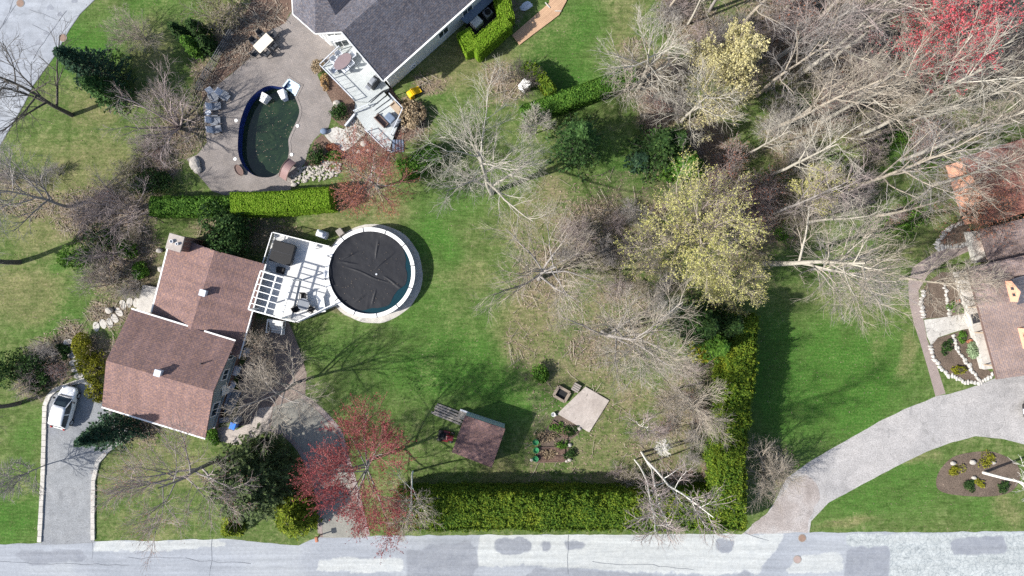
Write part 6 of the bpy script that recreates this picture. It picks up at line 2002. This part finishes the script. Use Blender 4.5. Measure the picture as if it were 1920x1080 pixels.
for i, (x, y, r, l) in enumerate(((1790, 880, .6, "low green plant at the left end of the island bed"), (1815, 910, .55, "low green plant at the lower edge of the island bed"), (1850, 862, .7, "low mossy plant at the top of the island bed"), (1880, 912, .6, "low green plant at the lower right of the island bed"), (1838, 905, .4, "tiny plant in the middle of the island bed"))):
    shrub(x, y, r, l, M['leaf_dark'] if i % 2 else M['leaf_gold'], 80 + i, 500, .09, .25, stem=False)
for i, (x, y, r, l) in enumerate(((60, 690, 1.5, "dark green bush at the left edge of the red-brown bed"), (85, 715, 1.1, "small dark bush just above the kerb corner by the white car"), (28, 690, 1.6, "dark bush farthest left beside the red-brown bed"),
                                   (120, 660, .5, "tiny green plant beside the stepping stones above the car"), (150, 480, 1.5, "green bush at the edge of the left lawn above the stepping stones"), (200, 455, 1.3, "dark green bush in the thicket left of the brown roof"), (250, 470, 1.0, "low green bush beside the brown-roofed house's west wall"),
                                   (265, 508, .8, "small green bush by the stone step of the brown-roofed house"), (400, 815, .7, "small green shrub at the south corner of the grey gable wall"), (300, 345, 1.3, "dark green bush at the left end of the clipped hedge"), (270, 345, 1.1, "mossy bush left of the clipped hedge"),
                                   (1012, 700, 1.0, "bright green low bush at the shed side of the empty lot"))):
    shrub(x, y, r, l, M['leaf_green'] if i in (4, 6, 7, 8, 11) else M['leaf_dark'], 60 + i, 1500, .12, r * 1.1)

# ------------------------------------------------------------------ leafless and budding trees
bare_tree(922, 362, 16, 5.8, "big pale bare tree at the upper left of the empty lot", M['bark_pale'], 101, .26, dens=1.15, crown_mat=M['bark_pale'])
bare_tree(1010, 523, 12, 5.6, "bare tree on the left lot line with dark crooked limbs", M['bark_grey'], 102, .22, dens=.95, crown_mat=M['bark_tan'])
bare_tree(1130, 622, 14, 5.6, "broad grey bare tree in the middle of the empty lot", M['bark_grey'], 103, .22, dens=1.1, crown_mat=M['bark_tan'])
bare_tree(1178, 618, 10, 4.6, "pale bare tree between the broad grey tree and the dark firs", M['bark_pale'], 104, .15)
bare_tree(1268, 728, 9, 3.9, "tan bare tree beside the tall cedar hedge", M['bark_tan'], 105, .14, dens=1.2)
bare_tree(560, 716, 9.5, 4.1, "grey bare tree on the brown pavers below the pergola deck", M['bark_grey'], 106, .16, dens=1.0, crown_mat=M['bark_tan'])
bare_tree(396, 868, 13, 5.6, "large bare tree with reddish twigs on the lawn below the grey gable", M['bark_grey'], 107, .2, dens=1.15, crown_mat=M['bark_pink'], bud=M['bud_rust'], nb=2600, bs=.05)
bare_tree(694, 862, 10.5, 5.9, "red-budded maple over the paver drive by the road", M['bark_grey'], 108, .2, dens=1.15, bud=M['bud_red'], nb=21000, bs=.075, crown_mat=M['bark_red'], name="red_maple")
bare_tree(335, 238, 7.0, 3.5, "tangled leafless shrub tree beside the lounge chairs", M['bark_pink'], 109, .10, 'shrub', 1.25)
bare_tree(135, 216, 12, 5.0, "dark forked bare tree reaching over the side road", M['bark_dark'], 110, .22, dens=.75)
bare_tree(36, 492, 14, 5.2, "dark bare tree at the left edge of the left lawn", M['bark_dark'], 111, .25, dens=.9, crown_mat=M['bark_grey'])
bare_tree(36, 756, 12, 4.6, "dark bare tree at the left edge beside the asphalt drive", M['bark_dark'], 112, .22, dens=.8)
bare_tree(130, 388, 11, 4.6, "grey bare tree above the left lawn thicket", M['bark_grey'], 113, .16, dens=.85)
bare_tree(86, 872, 5.5, 2.4, "small slender bare tree on the grass left of the asphalt drive", M['bark_grey'], 114, .06, dens=.8)
bare_tree(250, 400, 5.5, 3.3, "pale grey leafless thicket shrub at the left end of the clipped hedge", M['bark_pink'], 115, .07, 'shrub', .9)
bare_tree(216, 478, 4.0, 2.6, "grey tangled shrub above the green lawn bush", M['bark_pink'], 116, .06, 'shrub', .85)
bare_tree(210, 532, 3.2, 2.0, "low grey tangled shrub above the stepping stones", M['bark_tan'], 117, .05, 'shrub', 1.0)
bare_tree(712, 352, 7.5, 4.2, "pinkish budding tree beside the round pool", M['bark_grey'], 118, .13, dens=1.1, bud=M['bud_rust'], nb=6500, bs=.07, crown_mat=M['bark_red'])
bare_tree(1432, 494, 19, 5.4, "tall pale bare tree leaning over the lawn of the right-hand house", M['bark_pale'], 119, .27, 'tall', dens=.9, crown_mat=M['bark_tan'])
bare_tree(1688, 522, 9.5, 3.4, "small bare tree with a pale trunk over the pink brick path", M['bark_tan'], 120, .13, 'tall')
bare_tree(1520, 505, 11, 3.8, "bare grey tree between the tall pale tree and the woodland", M['bark_grey'], 121, .14, dens=1.1)
bare_tree(1196, 168, 12.5, 4.4, "pale forked bare tree at the top end of the diagonal hedge", M['bark_pale'], 122, .24, dens=.75)
bare_tree(1166, 172, 7.5, 2.9, "slim bare tree beside the pale forked tree at the hedge end", M['bark_tan'], 123, .09, dens=.75)
bare_tree(1278, 228, 11, 3.8, "pale bare tree over the dark leaf litter of the lot's top corner", M['bark_pale'], 124, .17, dens=.8)
bare_tree(1308, 468, 9.5, 5.6, "large tree covered in yellow-green buds at the right side of the lot", M['bark_tan'], 125, .18, dens=.95, bud=M['bud_yellow'], nb=17000, bs=.075, name="budding_tree")
bare_tree(1348, 528, 7.5, 3.0, "smaller yellow-budded tree at the top of the tall cedar hedge", M['bark_tan'], 150, .12, dens=1.0, bud=M['bud_yellow'], nb=6000, bs=.075, name="budding_tree")
bare_tree(1300, 410, 8, 3.8, "tan half-budded tree just above the large yellow-green one", M['bark_pink'], 126, .14, dens=1.1, bud=M['bud_yellow'], nb=5000, bs=.075, name="budding_tree")
bare_tree(1352, 148, 11, 2.9, "cream blossoming tree at the top right corner of the lot", M['bark_tan'], 127, .15, dens=1.1, bud=M['bud_cream'], nb=15000, bs=.10, name="blossom_tree")
bare_tree(1318, 205, 8, 3.2, "thin cream blossoming tree below the fuller one at the lot corner", M['bark_tan'], 128, .11, dens=1.0, bud=M['bud_cream'], nb=7000, bs=.08, name="blossom_tree")
bare_tree(1500, 358, 6, 2.4, "small yellow flowering tree in the woodland", M['bark_tan'], 129, .08, dens=1.0, bud=M['bud_yellow'], nb=5000, bs=.10, name="flowering_tree")
bare_tree(1592, 190, 18, 4.6, "tall tree with bright red buds in the upper right woodland", M['bark_grey'], 130, .22, 'tall', 1.15, M['bud_bright'], 13000, .085, name="red_maple", crown_mat=M['bark_pink'])
bare_tree(1806, 398, 5.0, 3.8, "rust red budding tree over the salmon roof", M['bark_dark'], 131, .10, 'shrub', 1.2, M['bud_rust'], 5000, .07)
bare_tree(774, 884, 8.5, 3.0, "sparse white birch beside the red maple", M['bark_birch'], 132, .10, 'birch', .8, crown_mat=M['bark_tan'])
for x, y, h, r, l, s in ((1203, 848, 19, 2.9, "stoutest white birch leaning over the bottom hedge", 133), (1190, 862, 17, 2.3, "slim white birch, leftmost of those at the bottom hedge", 134), (1214, 868, 16, 2.3, "thin white birch between the stout birch and the slim left one", 135)):
    bare_tree(x, y, h, r, l, M['bark_birch'], s, .12 if s == 133 else .085, 'birch', .6, crown_mat=M['bark_pink'], name="birch_tree")
bare_tree(1194, 790, 5.5, 2.1, "small pinkish white sapling above the birches", M['bark_birch'], 136, .05, 'birch', .8, crown_mat=M['bark_pink'], name="birch_tree")
bare_tree(1233, 815, 5.5, 1.0, "very slim white birch pole right of the small sapling", M['bark_birch'], 137, .06, 'birch', .5, name="birch_tree")
bare_tree(1844, 886, 9.5, 3.4, "bright white birch on the island bed at the right", M['bark_birch'], 138, .15, 'birch', .75, name="birch_tree", twig=.016)
bare_tree(1432, 884, 5.0, 3.6, "tan leafless shrub at the mouth of the gravel drive", M['bark_tan'], 139, .07, 'shrub', 1.15)
bare_tree(508, 668, 4.6, 2.5, "brown leafless shrub on the pavers below the deck stairs", M['bark_tan'], 140, .05, 'shrub', 1.0, M['litter'], 2500, .06)
bare_tree(983, 160, 2.8, 1.8, "dark leafless shrub around the white cistern box", M['bark_dark'], 141, .05, 'shrub', .9)
bare_tree(1085, 448, 3.4, 2.0, "reddish leafless brush pile shrub in the middle of the lot", M['bark_pink'], 142, .05, 'shrub', 1.1)
bare_tree(1130, 470, 2.4, 1.4, "small round grey leafless bush in the middle of the lot", M['bark_grey'], 143, .04, 'shrub', 1.2)
bare_tree(1206, 470, 4.5, 2.4, "thin bare tree left of the large yellow-green one", M['bark_tan'], 144, .06)
bare_tree(275, 75, 3.4, 2.6, "pale brown leafless shrub on the upper left lawn", M['bark_tan'], 145, .04, 'shrub', 1.15)
bare_tree(415, 38, 3.6, 2.3, "olive budding shrub by the upper mulch bed", M['bark_tan'], 146, .05, 'shrub', 1.0, M['bud_olive'], 2200, .07)
bare_tree(1004, 250, 4.0, 1.8, "small bare tree at the left end of the diagonal hedge", M['bark_pale'], 147, .06)

# the woodland in the upper right: a few models, each copied with its own size and turn
rw = np.random.default_rng(77)
spots = [(1590, 264, 21), (1440, 246, 20), (1446, 118, 18), (1500, 140, 19), (1576, 352, 18), (1442, 330, 16), (1515, 50, 19), (1650, 170, 20), (1690, 300, 17), (1385, 60, 14), (1470, 20, 18), (1610, 60, 20), (1730, 170, 19),
         (1540, 230, 18), (1770, 60, 19), (1500, 420, 13), (1640, 405, 13), (1330, 20, 14), (1290, 45, 12), (1420, 180, 16), (1560, 110, 20), (1670, 90, 18), (1450, 400, 13), (1700, 230, 18), (1760, 260, 16), (1400, 290, 12),
         (1250, 20, 11), (1680, 10, 18), (1740, 350, 12)]
WL = "tall bare tree standing in the upper right woodland"
WG = "bare trees of the upper right woodland"
protos = []
for k, (mb_, mc) in enumerate(((M['bark_pale'], M['bark_pale']), (M['bark_tan'], M['bark_tan']), (M['bark_grey'], M['bark_pink']), (M['bark_pale'], M['bark_tan']), (M['bark_tan'], M['bark_grey']))):
    x, y, h = spots[k]
    protos.append((bare_tree(x, y, h, 4.6, WL, mb_, 200 + k, .21, 'tall', .78, group=WG, crown_mat=mc), h))
for i, (x, y, h) in enumerate(spots[5:]):
    pr, ph = protos[i % 5]
    s = h / ph
    dup(pr, P(x, y, 0), rw.uniform(0, 6.28), scale=(s * rw.uniform(.85, 1.15), s * rw.uniform(.85, 1.15), s))
# brushwood under the trees
BL, BG = "knee to head high leafless brush shrub on the woodland floor", "brush shrubs of the upper right woodland"
bp_ = []
for k, m in enumerate((M['bark_pink'], M['bark_tan'], M['bark_grey'], M['bark_pink'])):
    bp_.append(bare_tree(1450 + 40 * k, 60 + 50 * k, 2.6, 2.0, BL, m, 220 + k, .03, 'shrub', .9, M['bud_olive'] if k == 1 else (M['bud_rust'] if k == 3 else None), 900, .06, group=BG, name="brush_shrub", cat="shrub"))
for i in range(48):
    x, y = rw.uniform(1345, 1800), rw.uniform(-5, 445)
    if x > 1690 and y > 320: continue
    if i % 6 == 0: x, y = rw.uniform(1240, 1380), rw.uniform(-5, 130)
    s = rw.uniform(.6, 1.5)
    dup(bp_[i % 4], P(x, y, 0), rw.uniform(0, 6.28), scale=(s, s, s * rw.uniform(.6, 1.1)))
GL, GG = "low green leafy undershrub on the woodland floor", "green undershrubs of the upper right woodland"
g0 = shrub(1660, 262, 1.2, GL, M['leaf_green'], 90, 700, .12, .6, group=GG, name="undershrub", stem=False)
for x, y, s in ((1640, 280, 1.1), (1690, 250, .9), (1500, 205, 1.0), (1485, 225, .7), (1650, 420, 1.1), (1690, 430, .9), (1540, 80, .8), (1760, 140, 1.0), (1720, 400, 1.1), (1600, 400, .8), (1410, 100, .7), (1470, 440, .9), (1560, 300, .7), (1740, 300, 1.0)):
    dup(g0, P(x, y, 0), rw.uniform(0, 6.28), scale=(s, s, s * .8))
LL, LG = "low leafless brush shrub in the thicket left of the houses", "brush shrubs of the left thicket"
for i, (x, y) in enumerate([(20, 330), (70, 345), (110, 330), (205, 365), (165, 400), (255, 445), (255, 540), (300, 300), (275, 290), (240, 330), (90, 660), (120, 690), (60, 720), (300, 180)]):
    s = rw.uniform(.5, .95)
    dup(bp_[i % 4], P(x, y, 0), rw.uniform(0, 6.28), LL, LG, (s, s, s * .7))
CL, CG = "low leafless shrub standing in the rough grass of the empty lot", "brush shrubs of the empty lot"
for i, (x, y) in enumerate([(1100, 430), (1065, 440), (1225, 190), (1260, 200), (1250, 160), (1300, 290), (1320, 330), (1240, 520), (1200, 540), (1290, 700), (1250, 800), (1290, 860), (1180, 900), (1160, 880), (1275, 900), (1190, 400), (1215, 430), (1175, 470), (1240, 395), (1225, 560), (1260, 540), (1150, 420), (1310, 760), (1300, 820), (1120, 500), (1160, 540), (1320, 880), (1060, 470)]):
    s = rw.uniform(.45, .9)
    dup(bp_[(i * 3 + 1) % 4], P(x, y, 0), rw.uniform(0, 6.28), CL, CG, (s, s, s * .6))

# ------------------------------------------------------------------ rocks, leaf litter, grass
def scatter(poly, n, rng):
    poly = [P2(*p) for p in poly]
    xs, ys = [p[0] for p in poly], [p[1] for p in poly]
    x, y = rng.uniform(min(xs), max(xs), n * 4), rng.uniform(min(ys), max(ys), n * 4)
    k = inside(poly, x, y)
    return x[k][:n], y[k][:n]
rg = np.random.default_rng(31)
mb = MB()
xs, ys = scatter([(556, 318), (575, 312), (610, 300), (640, 306), (636, 330), (600, 340), (556, 344), (540, 340)], 300, rg)
for i in range(len(xs)):
    r = rg.uniform(.05, .17)
    mb.ico((xs[i], ys[i], r * .4), (r, r * rg.uniform(.6, 1), r * .6), i, 1, .4)
tag(mb.build("rubble", M['stone']), kind="stuff")
for x, y, r, l in ((683, 270, .38, "largest pale boulder below the flagstone walk"), (693, 283, .3, "pale boulder right of the largest one below the walk"), (675, 286, .3, "pale boulder lowest of three below the walk"), (632, 195, .4, "long pale boulder at the end of the deck bed"),
                   (552, 347, .3, "grey stone at the hedge end of the pool terrace"), (305, 505, .4, "pale stone beside the west wall of the brown-roofed house"), (300, 470, .32, "tan stone near the chimney of the brown-roofed house"), (207, 582, .4, "grey boulder beside the curved stepping stones"),
                   (1785, 868, .28, "pale stone at the left end of the island bed"), (1822, 866, .3, "brightest white stone at the top of the island bed"), (1862, 867, .22, "small pale stone near the right top of the island bed"), (1825, 895, .25, "pale stone in the middle of the island bed")):
    o = MB().ico((0, 0, r * .45), (r, r * .75, r * .6), int(x), 2, .3).build("boulder", M['stone'], None, True)
    o.location = P(x, y, 0)
    tag(o, l, "boulder")

cov, c_dry, c_brown, c_lush = COVER
ok = (np.abs(cov[:, 0]) < 52) & (np.abs(cov[:, 1]) < 30)
keep_out = [[P2(*p) for p in q] for q in (PATIO, [(560, -60), (1000, -60), (860, 60), (735, 165), (600, 100)], [(190, 770), (240, 580), (320, 430), (500, 490), (440, 810), (385, 822)], [(1715, 500), (1800, 420), (2000, 380), (2000, 860), (1870, 715)],
                                           [(75, 1020), (82, 735), (165, 710), (240, 810), (180, 870), (178, 1020)], [(435, 830), (450, 640), (505, 590), (570, 600), (575, 735), (640, 810), (695, 1010), (600, 1010), (562, 846)],
                                           [(1385, 1010), (1475, 897), (1653, 788), (1880, 700), (2000, 690), (2000, 860), (1883, 823), (1787, 828), (1620, 907), (1517, 1003)], [(-300, 1000), (2400, 996), (2400, 1200), (-300, 1200)], [(185, -60), (130, 55), (62, 160), (0, 272), (-200, 600), (-200, -60)],
                                           [(600, 410), (800, 410), (800, 615), (520, 615), (490, 480)])]
def ground_points(w, n, rng):
    p = np.where(ok, np.clip(w, 0, None), 0)
    p = p / p.sum()
    q = cov[rng.choice(len(cov), n, p=p)] + rng.uniform(-.25, .25, (n, 2))
    bad = np.zeros(n, bool)
    for k in keep_out: bad |= inside(k, q[:, 0], q[:, 1])
    return q[~bad]
q = ground_points(np.clip(c_brown - .3, 0, 1) ** 1.2, 60000, rg)
V, F = cards(np.concatenate([q, rg.uniform(.01, .05, (len(q), 1))], 1), .10, rg, np.array([[0, 0, 1.0]]), .4, 1.7)
tag(np_mesh("leaf_litter", V, F, M['litter']), kind="stuff")
q = ground_points(.5 - .4 * c_brown, 5000, rg)
V, F = cards(np.concatenate([q, rg.uniform(.01, .03, (len(q), 1))], 1), .06, rg, np.array([[0, 0, 1.0]]), .4, 1.7)
tag(np_mesh("fallen_leaves", V, F, M['litter']), kind="stuff")
# fallen sticks under the trees
q = ground_points(np.clip(c_brown - .35, 0, 1), 7000, rg)
n = len(q)
a = rg.uniform(0, 6.28, n); L_ = rg.uniform(.3, 1.6, n)
s = np.linspace(-.5, .5, 4)
pts = np.stack([q[:, :1] + np.cos(a)[:, None] * L_[:, None] * s, q[:, 1:] + np.sin(a)[:, None] * L_[:, None] * s, .03 + rg.uniform(0, .35, (n, 1)) * rg.random((n, 4))], -1) + rg.normal(0, .03, (n, 4, 3)) * np.array([1, 1, 0])
V, F = tubes([(pts, rg.uniform(.008, .025, (n, 1)) * np.ones((1, 4)))], [3])
tag(np_mesh("undergrowth", V, F, M['bark_tan']), kind="stuff")
